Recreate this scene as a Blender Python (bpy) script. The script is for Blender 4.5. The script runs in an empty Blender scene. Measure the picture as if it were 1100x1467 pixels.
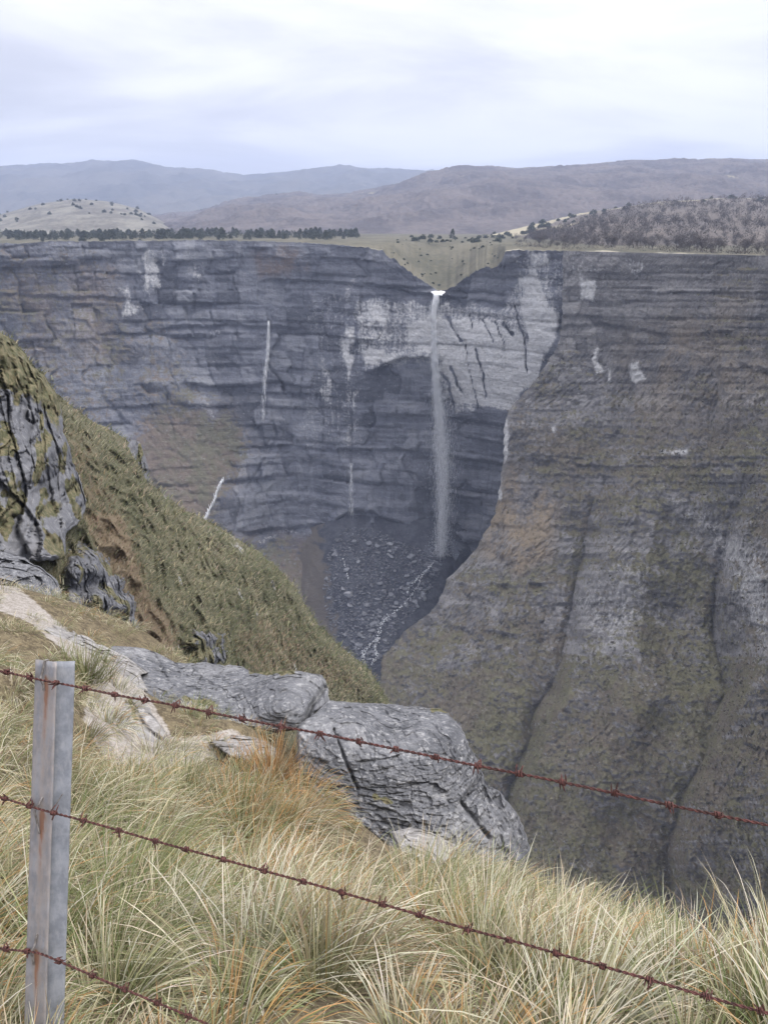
import bpy, math, random
import numpy as np

# ------------------------------------------------------------------ camera, world, sun, exposure
F = 1108.0                                   # focal length in photo pixels (1100 x 1467)
PITCH = math.atan((733.5 - 325.0) / F)       # eye-level horizon at row 325
CT, ST = math.cos(PITCH), math.sin(PITCH)
scene = bpy.context.scene
col = scene.collection
cam_d = bpy.data.cameras.new('camera')
cam = bpy.data.objects.new('camera', cam_d); col.objects.link(cam)
cam_d.sensor_fit = 'VERTICAL'; cam_d.sensor_height = 36.0; cam_d.lens = 36.0 * F / 1467.0
cam_d.clip_start = 0.05; cam_d.clip_end = 60000.0
cam.location = (0, 0, 0); cam.rotation_euler = (math.pi / 2 - PITCH, 0, 0)
scene.camera = cam
scene.view_settings.view_transform = 'Standard'
scene.view_settings.look = 'None'
scene.view_settings.gamma = 1.0
scene.view_settings.use_curve_mapping = False
scene.view_settings.exposure = 1.02
scene.cycles.use_denoising = True
scene.cycles.max_bounces = 6
scene.cycles.volume_bounces = 0
scene.cycles.transparent_max_bounces = 8

SUN_EL, SUN_AZ = math.radians(50), math.radians(105)   # azimuth measured from +Y towards +X
sun_d = bpy.data.lights.new('sun', 'SUN'); sun_d.energy = 1.5; sun_d.angle = math.radians(24)
sun_d.color = (1.0, 0.965, 0.92)
sun = bpy.data.objects.new('sun', sun_d); col.objects.link(sun)
_s = (math.sin(SUN_AZ) * math.cos(SUN_EL), math.cos(SUN_AZ) * math.cos(SUN_EL), math.sin(SUN_EL))
from mathutils import Vector
sun.rotation_euler = Vector(_s).to_track_quat('Z', 'Y').to_euler()
sun.location = (40, 20, 80)


class NT:
    """small node-tree helper"""
    def __init__(self, tree):
        self.t = tree
        self.n = tree.nodes; self.l = tree.links
    def add(self, typ, ins=None, **kw):
        nd = self.n.new(typ)
        for k, v in kw.items():
            setattr(nd, k, v)
        if ins:
            for k, v in ins.items():
                self.put(nd.inputs[k], v)
        return nd
    def put(self, sock, v):
        if hasattr(v, 'is_output') or isinstance(v, bpy.types.NodeSocket):
            self.l.new(v, sock)
        elif isinstance(v, bpy.types.Node):
            self.l.new(v.outputs[0], sock)
        else:
            if hasattr(sock, 'default_value') and hasattr(sock.default_value, '__len__') and not hasattr(v, '__len__'):
                v = (v,) * len(sock.default_value)
            if hasattr(v, '__len__') and len(v) == 3 and len(sock.default_value) == 4:
                v = (*v, 1)
            sock.default_value = v
    def math(self, op, a, b=0.0, c=None, clamp=False):
        nd = self.n.new('ShaderNodeMath'); nd.operation = op; nd.use_clamp = clamp
        self.put(nd.inputs[0], a); self.put(nd.inputs[1], b)
        if c is not None: self.put(nd.inputs[2], c)
        return nd.outputs[0]
    def mix(self, f, a, b, mode='MIX'):
        nd = self.n.new('ShaderNodeMix'); nd.data_type = 'RGBA'; nd.blend_type = mode
        self.put(nd.inputs[0], f); self.put(nd.inputs[6], a); self.put(nd.inputs[7], b)
        return nd.outputs[2]
    def noise(self, vec, scale, detail=4, rough=0.55, dist=0.0):
        nd = self.add('ShaderNodeTexNoise', {'Vector': vec, 'Scale': scale, 'Detail': detail, 'Roughness': rough, 'Distortion': dist})
        return nd.outputs[0]
    def vscale(self, vec, s):
        nd = self.n.new('ShaderNodeVectorMath'); nd.operation = 'MULTIPLY'
        self.put(nd.inputs[0], vec); nd.inputs[1].default_value = s
        return nd.outputs[0]
    def vadd(self, a, b):
        nd = self.n.new('ShaderNodeVectorMath'); nd.operation = 'ADD'
        self.put(nd.inputs[0], a); self.put(nd.inputs[1], b)
        return nd.outputs[0]
    def step(self, v, lo, hi):
        nd = self.add('ShaderNodeMapRange', {'Value': v, 'From Min': lo, 'From Max': hi}, interpolation_type='SMOOTHSTEP')
        return nd.outputs[0]
    def attr(self, name, out=2):
        nd = self.n.new('ShaderNodeAttribute'); nd.attribute_name = name
        return nd.outputs[out]


# overcast sky: a Nishita sky almost wholly hidden by procedural cloud
world = bpy.data.worlds.new('World'); scene.world = world; world.use_nodes = True
w = NT(world.node_tree); w.n.clear()
sky = w.add('ShaderNodeTexSky', sky_type='NISHITA', sun_disc=False, sun_elevation=SUN_EL, sun_rotation=SUN_AZ)
tc = w.add('ShaderNodeTexCoord')
sep = w.add('ShaderNodeSeparateXYZ', {0: tc.outputs['Generated']})
zc = w.math('MAXIMUM', sep.outputs[2], 0.0)
inv = w.math('DIVIDE', 1.0, w.math('ADD', zc, 0.16))
plane = w.add('ShaderNodeCombineXYZ', {0: w.math('MULTIPLY', sep.outputs[0], inv), 1: w.math('MULTIPLY', sep.outputs[1], inv), 2: 75.5})
n1 = w.noise(w.vscale(plane, (0.62, 0.95, 1.0)), 1.1, 7, 0.55, 0.6)
n2 = w.noise(w.vscale(plane, (0.30, 0.55, 1.0)), 0.75, 2, 0.5)
dens = w.math('ADD', w.math('MULTIPLY', n1, 0.5), w.math('MULTIPLY', n2, 0.5))
cf = w.step(dens, 0.38, 0.58)
cloud = w.mix(cf, (5.05, 4.97, 5.0), (3.0, 2.97, 3.2))
gain = w.math('ADD', w.math('ADD', 0.80, w.math('MULTIPLY', zc, 2.8)), w.math('MULTIPLY', 1.35, w.math('EXPONENT', w.math('MULTIPLY', zc, -17.0))))
cloudg = w.mix(1.0, cloud, w.add('ShaderNodeCombineXYZ', {0: gain, 1: gain, 2: gain}), 'MULTIPLY')
skymix = w.mix(0.93, sky.outputs[0], cloudg)
bg = w.add('ShaderNodeBackground', {'Color': skymix, 'Strength': 0.105})
w.add('ShaderNodeOutputWorld', {'Surface': bg})

# ------------------------------------------------------------------ numeric helpers
def W(px, py, Y):
    """point of the place seen at photo pixel (px, py) that stands Y metres in front of the viewpoint"""
    px = np.asarray(px, float); py = np.asarray(py, float); Y = np.asarray(Y, float)
    v = (733.5 - py) / F
    t = Y / (CT + v * ST)
    x = (px - 550.0) / F * t
    z = (-ST + v * CT) * t
    return np.stack(np.broadcast_arrays(x, Y, z), -1)

def pix(P):
    x, y, z = P[..., 0], P[..., 1], P[..., 2]
    d = y * CT - z * ST
    u = y * ST + z * CT
    return 550.0 + F * x / d, 733.5 - F * u / d

def hsh(*k):
    h = np.uint32(2166136261)
    h = np.full(np.broadcast(*k).shape, 2166136261, np.uint32)
    for a in k:
        a = np.asarray(a).astype(np.int64).astype(np.uint32)
        h = (h ^ a) * np.uint32(16777619)
        h = h ^ (h >> np.uint32(13)); h = h * np.uint32(0x5bd1e995); h = h ^ (h >> np.uint32(15))
    return h
def hf(*k):
    return hsh(*k).astype(np.float64) / 4294967295.0

def noise3(x, y, z, seed=0):
    x, y, z = np.broadcast_arrays(np.asarray(x, float), np.asarray(y, float), np.asarray(z, float))
    xi, yi, zi = np.floor(x), np.floor(y), np.floor(z)
    xf, yf, zf = x - xi, y - yi, z - zi
    u, v, w_ = [q * q * q * (q * (q * 6 - 15) + 10) for q in (xf, yf, zf)]
    out = 0
    for dx in (0, 1):
        wx = u if dx else 1 - u
        for dy in (0, 1):
            wy = v if dy else 1 - v
            for dz in (0, 1):
                wz = w_ if dz else 1 - w_
                h = hsh(xi + dx, yi + dy, zi + dz, np.full(x.shape, seed))
                a = (h & np.uint32(1023)).astype(np.float64) * (2 * math.pi / 1024)
                c = ((h >> np.uint32(10)) & np.uint32(1023)).astype(np.float64) / 511.5 - 1
                s = np.sqrt(np.maximum(0, 1 - c * c))
                g = np.cos(a) * s * (xf - dx) + np.sin(a) * s * (yf - dy) + c * (zf - dz)
                out = out + wx * wy * wz * g
    return out * 1.5
def fbm(x, y, z, oct=4, seed=0, gain=0.5):
    a, f, s, tot = 1.0, 1.0, 0.0, 0.0
    for o in range(oct):
        s = s + a * noise3(x * f, y * f, z * f, seed + o * 31); tot += a
        a *= gain; f *= 2.03
    return s / tot
def ridged(x, y, z, oct=4, seed=0):
    a, f, s, tot = 1.0, 1.0, 0.0, 0.0
    for o in range(oct):
        s = s + a * (1 - 2 * np.abs(noise3(x * f, y * f, z * f, seed + o * 31))); tot += a
        a *= 0.5; f *= 2.03
    return s / tot
def sstep(a, b, x):
    t = np.clip((x - a) / (b - a), 0, 1)
    return t * t * (3 - 2 * t)

class TPS:
    def __init__(self, pts, val, sc=1.0, smooth=1e-4):
        p = np.asarray(pts, float) / sc; n = len(p); self.p, self.sc = p, sc
        d = np.hypot(*(p[:, None] - p[None]).transpose(2, 0, 1))
        K = self.k(d) + np.eye(n) * smooth
        A = np.zeros((n + 3, n + 3)); A[:n, :n] = K
        A[:n, n] = 1; A[:n, n + 1:] = p; A[n, :n] = 1; A[n + 1:, :n] = p.T
        b = np.zeros(n + 3); b[:n] = val
        self.w = np.linalg.solve(A, b)
    @staticmethod
    def k(r):
        return np.where(r > 0, r * r * np.log(np.maximum(r, 1e-12)), 0)
    def __call__(self, x, y):
        x, y = np.broadcast_arrays(np.asarray(x, float) / self.sc, np.asarray(y, float) / self.sc)
        out = self.w[-3] + self.w[-2] * x + self.w[-1] * y
        for i, (a, b) in enumerate(self.p):
            out = out + self.w[i] * self.k(np.hypot(x - a, y - b))
        return out
class Depth(TPS):
    """log-depth surface through (px, py, depth) points"""
    def __init__(self, pts):
        a = np.array(pts, float)
        super().__init__(a[:, :2], np.log(a[:, 2]), 1000.0)
    def __call__(self, x, y):
        return np.exp(super().__call__(x, y))

def curve(pts):
    a = np.array(sorted(pts), float)
    return lambda x: np.interp(x, a[:, 0], a[:, 1])

def poly_sd(px, py, poly):
    """signed distance to polygon, positive inside"""
    p = np.asarray(poly, float); inside = np.zeros(px.shape, bool); dist = np.full(px.shape, 1e9)
    for a, b in zip(p, np.roll(p, -1, 0)):
        e = b - a; wx, wy = px - a[0], py - a[1]
        t = np.clip((wx * e[0] + wy * e[1]) / (e @ e + 1e-9), 0, 1)
        dist = np.minimum(dist, np.hypot(wx - e[0] * t, wy - e[1] * t))
        c = ((a[1] > py) != (b[1] > py))
        with np.errstate(divide='ignore', invalid='ignore'):
            xi = a[0] + (py - a[1]) / (b[1] - a[1] + 1e-12) * e[0]
        inside ^= c & (px < xi)
    return np.where(inside, dist, -dist)
def line_d(px, py, line):
    """distance to polyline and signed side"""
    p = np.asarray(line, float); dist = np.full(px.shape, 1e9); side = np.zeros(px.shape)
    for a, b in zip(p[:-1], p[1:]):
        e = b - a; wx, wy = px - a[0], py - a[1]
        t = np.clip((wx * e[0] + wy * e[1]) / (e @ e + 1e-9), 0, 1)
        d = np.hypot(wx - e[0] * t, wy - e[1] * t); s = np.sign(e[0] * wy - e[1] * wx)
        side = np.where(d < dist, s, side); dist = np.minimum(dist, d)
    return dist, side

# ------------------------------------------------------------------ mesh helpers
def mesh_of(name, V, faces, mat=None, attrs=None, smooth=False, cols=None):
    V = np.ascontiguousarray(np.asarray(V, np.float32).reshape(-1, 3))
    me = bpy.data.meshes.new(name)
    me.vertices.add(len(V)); me.vertices.foreach_set('co', V.ravel())
    if not isinstance(faces, (list, tuple)): faces = [faces]
    faces = [np.asarray(f, np.int32) for f in faces if len(f)]
    loops = np.concatenate([f.ravel() for f in faces])
    sizes = np.concatenate([np.full(len(f), f.shape[1], np.int32) for f in faces])
    starts = np.concatenate([[0], np.cumsum(sizes)[:-1]]).astype(np.int32)
    me.loops.add(len(loops)); me.loops.foreach_set('vertex_index', loops)
    me.polygons.add(len(sizes)); me.polygons.foreach_set('loop_start', starts); me.polygons.foreach_set('loop_total', sizes)
    if smooth: me.polygons.foreach_set('use_smooth', np.ones(len(sizes), bool))
    for k, a in (attrs or {}).items():
        at = me.attributes.new(k, 'FLOAT', 'POINT')
        at.data.foreach_set('value', np.ascontiguousarray(np.asarray(a, np.float32).ravel()))
    if cols is not None:
        at = me.attributes.new('tint', 'FLOAT_COLOR', 'POINT')
        c = np.ones((len(V), 4), np.float32); c[:, :3] = np.asarray(cols).reshape(-1, 3)
        at.data.foreach_set('color', c.ravel())
    me.update(calc_edges=True); me.validate()
    if mat: me.materials.append(mat)
    return me

def link(name, data, parent=None):
    o = bpy.data.objects.new(name, data); col.objects.link(o)
    if parent is not None: o.parent = parent
    return o
def tag(o, label=None, cat=None, group=None, kind=None):
    if label: o['label'] = label
    if cat: o['category'] = cat
    if group: o['group'] = group
    if kind: o['kind'] = kind
    return o
def grid_faces(nr, nc, wrap=False):
    r = np.arange(nr - 1)[:, None]; c = np.arange(nc if wrap else nc - 1)[None]
    c2 = (c + 1) % nc
    return np.stack(np.broadcast_arrays(r * nc + c, r * nc + c2, (r + 1) * nc + c2, (r + 1) * nc + c), -1).reshape(-1, 4)
def tube(path, rad, sides=6, cap=True):
    p = np.asarray(path, float); n = len(p)
    rad = np.broadcast_to(np.asarray(rad, float), (n,))
    t = np.gradient(p, axis=0); t /= np.linalg.norm(t, axis=1)[:, None] + 1e-12
    ref = np.tile([0.13, 0.21, 0.97], (n, 1)); ref[np.abs((t * ref).sum(1)) > 0.9] = [1, 0.1, 0]
    a = np.cross(t, ref); a /= np.linalg.norm(a, axis=1)[:, None]
    b = np.cross(t, a)
    ang = np.arange(sides) * 2 * math.pi / sides
    V = p[:, None] + rad[:, None, None] * (np.cos(ang)[None, :, None] * a[:, None] + np.sin(ang)[None, :, None] * b[:, None])
    f = grid_faces(n, sides, True)
    V = V.reshape(-1, 3)
    fs = [f]
    if cap:
        fs.append(np.array([[i for i in range(sides)][::-1], [(n - 1) * sides + i for i in range(sides)]]))
    return V, fs
def join(parts):
    Vs, F3, k = [], {}, 0
    for V, fs in parts:
        for f in (fs if isinstance(fs, list) else [fs]):
            f = np.asarray(f)
            if len(f): F3.setdefault(f.shape[1], []).append(f + k)
        Vs.append(V); k += len(V)
    return np.concatenate(Vs), [np.concatenate(v) for v in F3.values()]

# ------------------------------------------------------------------ materials
MATS = {}
def new_mat(name):
    m = bpy.data.materials.new(name); m.use_nodes = True
    t = NT(m.node_tree); t.n.clear(); MATS[name] = m
    return m, t
def finish(t, color, rough=0.85, bump=None, bstr=0.4, bdist=0.1, spec=0.25, metal=0.0, extra=None):
    ins = {'Base Color': color, 'Roughness': rough, 'Specular IOR Level': spec, 'Metallic': metal}
    if bump is not None:
        bn = t.add('ShaderNodeBump', {'Height': bump, 'Strength': bstr, 'Distance': bdist})
        ins['Normal'] = bn.outputs[0]
    p = t.add('ShaderNodeBsdfPrincipled', ins)
    t.add('ShaderNodeOutputMaterial', {'Surface': p.outputs[0]})
    return p

def cliff_material(name, dark, mid, lite, pale, vegc, veg2, warmc, bw=1.0):
    """bedded limestone seen from far: greys with bedding streaks, water stains, pale fresh rock, vegetation on ledges"""
    m, t = new_mat(name)
    pos = t.add('ShaderNodeNewGeometry').outputs[0]
    beds = t.noise(t.vscale(pos, (0.012, 0.012, 0.22)), 1.0, 6, 0.62, 0.4)
    stain = t.noise(t.vscale(pos, (0.16, 0.16, 0.012)), 1.0, 4, 0.6, 0.3)
    patch = t.noise(pos, 0.035, 5, 0.6)
    fine = t.noise(pos, 0.5, 4, 0.65)
    c = t.mix(t.step(t.math('ADD', t.math('MULTIPLY', beds, 0.55), t.math('MULTIPLY', patch, 0.45)), 0.38, 0.62), dark, mid)
    c = t.mix(t.math('MULTIPLY', t.step(stain, 0.56, 0.74), 0.4), c, lite)
    c = t.mix(t.math('MULTIPLY', t.step(stain, 0.46, 0.34), 0.5), c, tuple(x * 0.62 for x in dark))
    c = t.mix(t.math('MULTIPLY', t.step(fine, 0.56, 0.72), 0.35), c, lite)
    tn = t.attr('tone')
    c = t.mix(t.math('MULTIPLY', t.step(tn, 0.56, 0.82), 0.5), c, lite)
    c = t.mix(t.math('MULTIPLY', t.step(tn, 0.47, 0.22), 0.75), c, tuple(x * 0.5 for x in dark))
    streak = t.noise(t.vscale(pos, (0.42, 0.42, 0.035)), 1.0, 3, 0.6, 0.2)
    c = t.mix(t.math('MULTIPLY', t.step(streak, 0.58, 0.72), 0.4), c, tuple(x * 0.5 for x in dark))
    wm = t.math('MULTIPLY', t.attr('warm'), t.step(t.math('ADD', patch, t.math('MULTIPLY', fine, 0.5)), 0.6, 0.85), clamp=True)
    c = t.mix(wm, c, warmc)
    pv = t.math('ADD', t.attr('pale'), t.math('MULTIPLY', t.math('SUBTRACT', t.math('ADD', t.math('MULTIPLY', fine, 0.7), t.math('MULTIPLY', streak, 0.7)), 0.7), 1.35))
    pc = t.mix(t.step(t.math('ADD', t.math('MULTIPLY', beds, 0.5), t.math('MULTIPLY', fine, 0.5)), 0.36, 0.62), tuple(x * 0.72 for x in pale), pale)
    c = t.mix(t.step(pv, 0.30, 0.95), c, pc)
    vf = t.noise(pos, 0.28, 5, 0.7)
    vv = t.math('ADD', t.attr('veg'), t.math('MULTIPLY', t.math('SUBTRACT', vf, 0.5), 1.5))
    vcol = t.mix(t.step(t.math('ADD', t.math('MULTIPLY', t.noise(pos, 0.11, 4, 0.65), 0.5), t.math('MULTIPLY', t.noise(pos, 0.017, 3, 0.55), 0.5)), 0.42, 0.58), vegc, veg2)
    vcol = t.mix(t.math('MULTIPLY', t.step(t.noise(pos, 0.9, 3, 0.6), 0.55, 0.7), 0.5), vcol, tuple(x * 1.7 for x in vegc))
    c = t.mix(t.step(vv, 0.38, 0.7), c, vcol)
    fl_ = t.noise(t.vscale(pos, (1, 1, 1.6)), 0.33, 6, 0.78)
    c = t.mix(t.math('MULTIPLY', t.step(fl_, 0.56, 0.67), 0.6), c, lite)
    c = t.mix(t.math('MULTIPLY', t.step(fl_, 0.43, 0.33), 0.55), c, tuple(x * 0.5 for x in dark))
    hgt = t.math('ADD', t.math('MULTIPLY', fine, 0.8), t.math('ADD', t.math('MULTIPLY', beds, bw), t.math('MULTIPLY', vf, 0.6)))
    finish(t, c, 0.92, hgt, 0.75, 2.2, 0.15)
    return m
cliff_material('far limestone', (0.115, 0.120, 0.142), (0.180, 0.186, 0.210), (0.285, 0.29, 0.305), (0.62, 0.61, 0.595),
               (0.125, 0.118, 0.082), (0.150, 0.120, 0.098), (0.175, 0.130, 0.105))
cliff_material('slope limestone', (0.150, 0.143, 0.141), (0.226, 0.216, 0.206), (0.37, 0.355, 0.335), (0.58, 0.57, 0.55),
               (0.160, 0.150, 0.088), (0.155, 0.131, 0.100), (0.27, 0.215, 0.145), 0.3)

def rock_material(name, dark, mid, lite, sc=1.0, flat=(1, 1, 3.2), lichen=0.35, bstr=0.7, bd=0.03):
    m, t = new_mat(name)
    pos = t.add('ShaderNodeNewGeometry').outputs[0]
    pl = t.vscale(pos, tuple(f * sc for f in flat))
    a = t.noise(pl, 2.2, 7, 0.65, 0.6); b = t.noise(pl, 11.0, 6, 0.7, 0.4); g = t.noise(t.vscale(pos, (sc, sc, sc)), 55.0, 3, 0.6)
    big = t.noise(t.vscale(pos, (sc, sc, sc)), 0.9, 3, 0.5)
    c = t.mix(t.step(t.math('ADD', t.math('MULTIPLY', a, 0.5), t.math('MULTIPLY', b, 0.5)), 0.36, 0.6), dark, mid)
    c = t.mix(t.math('MULTIPLY', t.step(b, 0.52, 0.66), 0.75), c, lite)
    c = t.mix(t.math('MULTIPLY', t.step(big, 0.5, 0.7), lichen), c, lite)
    c = t.mix(t.math('MULTIPLY', t.step(g, 0.6, 0.72), 0.45), c, tuple(min(0.8, x * 1.25) for x in lite))
    tn = t.attr('tone')
    c = t.mix(t.math('MULTIPLY', t.step(tn, 0.6, 1.0), 0.5), c, lite)
    c = t.mix(t.math('MULTIPLY', t.step(tn, 0.4, 0.0), 0.6), c, tuple(x * 0.7 for x in dark))
    vf = t.noise(t.vscale(pos, (sc, sc, sc)), 9.0, 5, 0.7)
    vv = t.math('ADD', t.attr('veg'), t.math('MULTIPLY', t.math('SUBTRACT', vf, 0.5), 1.2))
    vc = t.mix(t.step(t.noise(t.vscale(pos, (sc, sc, sc)), 20.0, 3, 0.7), 0.42, 0.6), (0.095, 0.095, 0.052), (0.175, 0.152, 0.092))
    c = t.mix(t.step(vv, 0.4, 0.65), c, vc)
    hgt = t.math('ADD', t.math('MULTIPLY', b, 0.8), t.math('ADD', a, t.math('MULTIPLY', g, 0.25)))
    finish(t, c, 0.9, hgt, bstr, bd, 0.2)
    return m
rock_material('grey bedded rock', (0.078, 0.080, 0.088), (0.155, 0.157, 0.167), (0.34, 0.337, 0.335), flat=(1, 1, 4.0), lichen=0.2, bd=0.02)
rock_material('pale path rock', (0.165, 0.157, 0.148), (0.285, 0.271, 0.258), (0.42, 0.405, 0.39), lichen=0.5, bstr=0.5, flat=(1, 1, 1.6))
rock_material('crag rock', (0.105, 0.107, 0.118), (0.150, 0.152, 0.165), (0.255, 0.252, 0.255), sc=0.12, flat=(1.6, 1.6, 0.9), bstr=0.7, bd=0.25)
rock_material('scree rock', (0.13, 0.134, 0.147), (0.21, 0.214, 0.227), (0.33, 0.334, 0.345), sc=0.05, lichen=0.4, bstr=0.5, bd=0.5)
rock_material('scree pale rock', (0.20, 0.20, 0.215), (0.29, 0.293, 0.307), (0.38, 0.38, 0.39), sc=0.05, bstr=0.5, bd=0.5)
rock_material('scree small rock', (0.085, 0.088, 0.10), (0.145, 0.149, 0.162), (0.24, 0.243, 0.256), sc=0.05, lichen=0.3, bstr=0.5, bd=0.5)
rock_material('scree wet rock', (0.05, 0.052, 0.062), (0.075, 0.08, 0.09), (0.13, 0.135, 0.15), sc=0.05, bstr=0.5, bd=0.5)

def scree_material():
    m, t = new_mat('scree rubble')
    pos = t.add('ShaderNodeNewGeometry').outputs[0]
    a = t.noise(pos, 0.12, 6, 0.7); b = t.noise(pos, 0.7, 4, 0.7)
    c = t.mix(t.step(a, 0.4, 0.62), (0.048, 0.050, 0.061), (0.085, 0.088, 0.102))
    c = t.mix(t.step(b, 0.60, 0.75), c, (0.20, 0.205, 0.22))
    vv = t.math('ADD', t.attr('veg'), t.math('MULTIPLY', t.math('SUBTRACT', a, 0.5), 1.0))
    c = t.mix(t.step(vv, 0.35, 0.7), c, (0.128, 0.112, 0.096))
    finish(t, c, 0.9, t.math('ADD', a, b), 0.8, 1.5, 0.2)
scree_material()

def land_material(name, base, alt, sc, spots=None, spot_sc=0.05, spot_lo=0.55, bump_sc=None, bd=3.0):
    m, t = new_mat(name)
    pos = t.add('ShaderNodeNewGeometry').outputs[0]
    flat = t.vscale(pos, (1, 0.6, 1))
    a = t.noise(flat, sc, 5, 0.6); b = t.noise(flat, sc * 7, 4, 0.6)
    c = t.mix(t.step(t.math('ADD', t.math('MULTIPLY', a, 0.65), t.math('MULTIPLY', b, 0.35)), 0.38, 0.62), base, alt)
    if spots:
        s = t.noise(flat, spot_sc, 5, 0.65)
        c = t.mix(t.step(t.math('ADD', s, t.math('MULTIPLY', t.attr('open'), 0.5)), spot_lo, spot_lo + 0.08), c, spots)
    finish(t, c, 0.95, t.noise(pos, bump_sc or sc * 10, 4, 0.6), 0.8, bd, 0.1)
    return m
land_material('plateau grass', (0.078, 0.076, 0.054), (0.135, 0.124, 0.090), 0.035, (0.33, 0.30, 0.235), 0.03, 0.72, 0.3, 0.6)
land_material('bare wood hillside', (0.070, 0.064, 0.069), (0.135, 0.118, 0.114), 0.010, (0.26, 0.235, 0.17), 0.006, 0.66, 0.06, 5.0)
land_material('open hillside', (0.100, 0.088, 0.080), (0.150, 0.130, 0.114), 0.014, (0.34, 0.305, 0.215), 0.012, 0.66, 0.08, 3.0)
land_material('pale grass hill', (0.105, 0.098, 0.085), (0.205, 0.195, 0.165), 0.02, (0.13, 0.115, 0.095), 0.02, 0.78, 0.05, 3.0)
land_material('far woods', (0.065, 0.068, 0.070), (0.120, 0.115, 0.105), 0.0028, (0.24, 0.225, 0.18), 0.0018, 0.68, 0.012, 14.0)

def hillside_material():
    m, t = new_mat('hillside turf')
    pos = t.add('ShaderNodeNewGeometry').outputs[0]
    a = t.noise(pos, 0.10, 5, 0.6); b = t.noise(pos, 0.9, 5, 0.65)
    c = t.mix(t.step(t.math('ADD', t.math('MULTIPLY', a, 0.5), t.math('MULTIPLY', b, 0.5)), 0.4, 0.6), (0.078, 0.078, 0.048), (0.145, 0.134, 0.088))
    wv = t.math('ADD', t.attr('warm'), t.math('MULTIPLY', t.math('SUBTRACT', b, 0.5), 1.2))
    c = t.mix(t.step(wv, 0.4, 0.75), c, (0.165, 0.130, 0.088))
    rv = t.math('ADD', t.attr('bare'), t.math('MULTIPLY', t.math('SUBTRACT', b, 0.5), 1.1))
    c = t.mix(t.step(rv, 0.45, 0.62), c, (0.30, 0.295, 0.29))
    finish(t, c, 0.95, b, 0.8, 0.5, 0.1)
hillside_material()

def soil_material():
    m, t = new_mat('grass bank soil')
    pos = t.add('ShaderNodeNewGeometry').outputs[0]
    a = t.noise(pos, 1.2, 5, 0.6); b = t.noise(pos, 9.0, 5, 0.7); g = t.noise(pos, 40.0, 3, 0.6)
    c = t.mix(t.step(b, 0.4, 0.6), (0.085, 0.068, 0.045), (0.165, 0.135, 0.085))
    c = t.mix(t.math('MULTIPLY', t.step(g, 0.52, 0.68), 0.6), c, (0.30, 0.25, 0.16))
    pv = t.math('ADD', t.attr('path'), t.math('MULTIPLY', t.math('SUBTRACT', b, 0.5), 0.9))
    pc = t.mix(t.step(t.math('ADD', t.math('MULTIPLY', g, 0.5), t.math('MULTIPLY', b, 0.5)), 0.38, 0.6), (0.22, 0.195, 0.165), (0.37, 0.34, 0.31))
    c = t.mix(t.step(pv, 0.4, 0.62), c, pc)
    finish(t, c, 0.95, t.math('ADD', b, t.math('MULTIPLY', g, 0.4)), 0.7, 0.04, 0.1)
soil_material()

def leaf_material(name, trans=0.35, rough=0.6):
    m, t = new_mat(name)
    c = t.attr('tint', 0)
    p = t.add('ShaderNodeBsdfPrincipled', {'Base Color': c, 'Roughness': rough, 'Specular IOR Level': 0.25})
    tr = t.add('ShaderNodeBsdfTranslucent', {'Color': c})
    mx = t.add('ShaderNodeMixShader', {0: trans, 1: p.outputs[0], 2: tr.outputs[0]})
    t.add('ShaderNodeOutputMaterial', {'Surface': mx.outputs[0]})
leaf_material('grass blades'); leaf_material('hill tufts', 0.2, 0.8); leaf_material('tree foliage', 0.1, 0.9)

def plain(name, c1, c2, sc, rough=0.8, bd=0.01, spec=0.2, metal=0.0):
    m, t = new_mat(name)
    pos = t.add('ShaderNodeTexCoord').outputs['Object']
    a = t.noise(pos, sc, 5, 0.65)
    finish(t, t.mix(t.step(a, 0.38, 0.62), c1, c2), rough, a, 0.5, bd, spec, metal)
plain('conifer', (0.035, 0.045, 0.032), (0.075, 0.085, 0.055), 0.9, 0.95, 0.3)
plain('bark', (0.09, 0.08, 0.072), (0.15, 0.132, 0.12), 0.8, 0.95, 0.1)
plain('rusty wire', (0.040, 0.021, 0.018), (0.128, 0.050, 0.043), 160.0, 0.85, 0.0006, 0.3)
plain('dull wire', (0.13, 0.115, 0.10), (0.27, 0.25, 0.235), 90.0, 0.6, 0.0006, 0.4, 0.3)
def water_material():
    m, t = new_mat('falling water')
    c = t.mix(t.noise(t.add('ShaderNodeTexCoord').outputs['Object'], 0.3, 3), (0.93, 0.945, 0.96), (0.97, 0.975, 0.985))
    p = t.add('ShaderNodeBsdfPrincipled', {'Base Color': c, 'Roughness': 0.3, 'Specular IOR Level': 1.0, 'Coat Weight': 0.6, 'Coat Roughness': 0.3}); tr = t.add('ShaderNodeBsdfTranslucent', {'Color': c})
    t.add('ShaderNodeOutputMaterial', {'Surface': t.add('ShaderNodeMixShader', {0: 0.3, 1: p.outputs[0], 2: tr.outputs[0]}).outputs[0]})
water_material()

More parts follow.
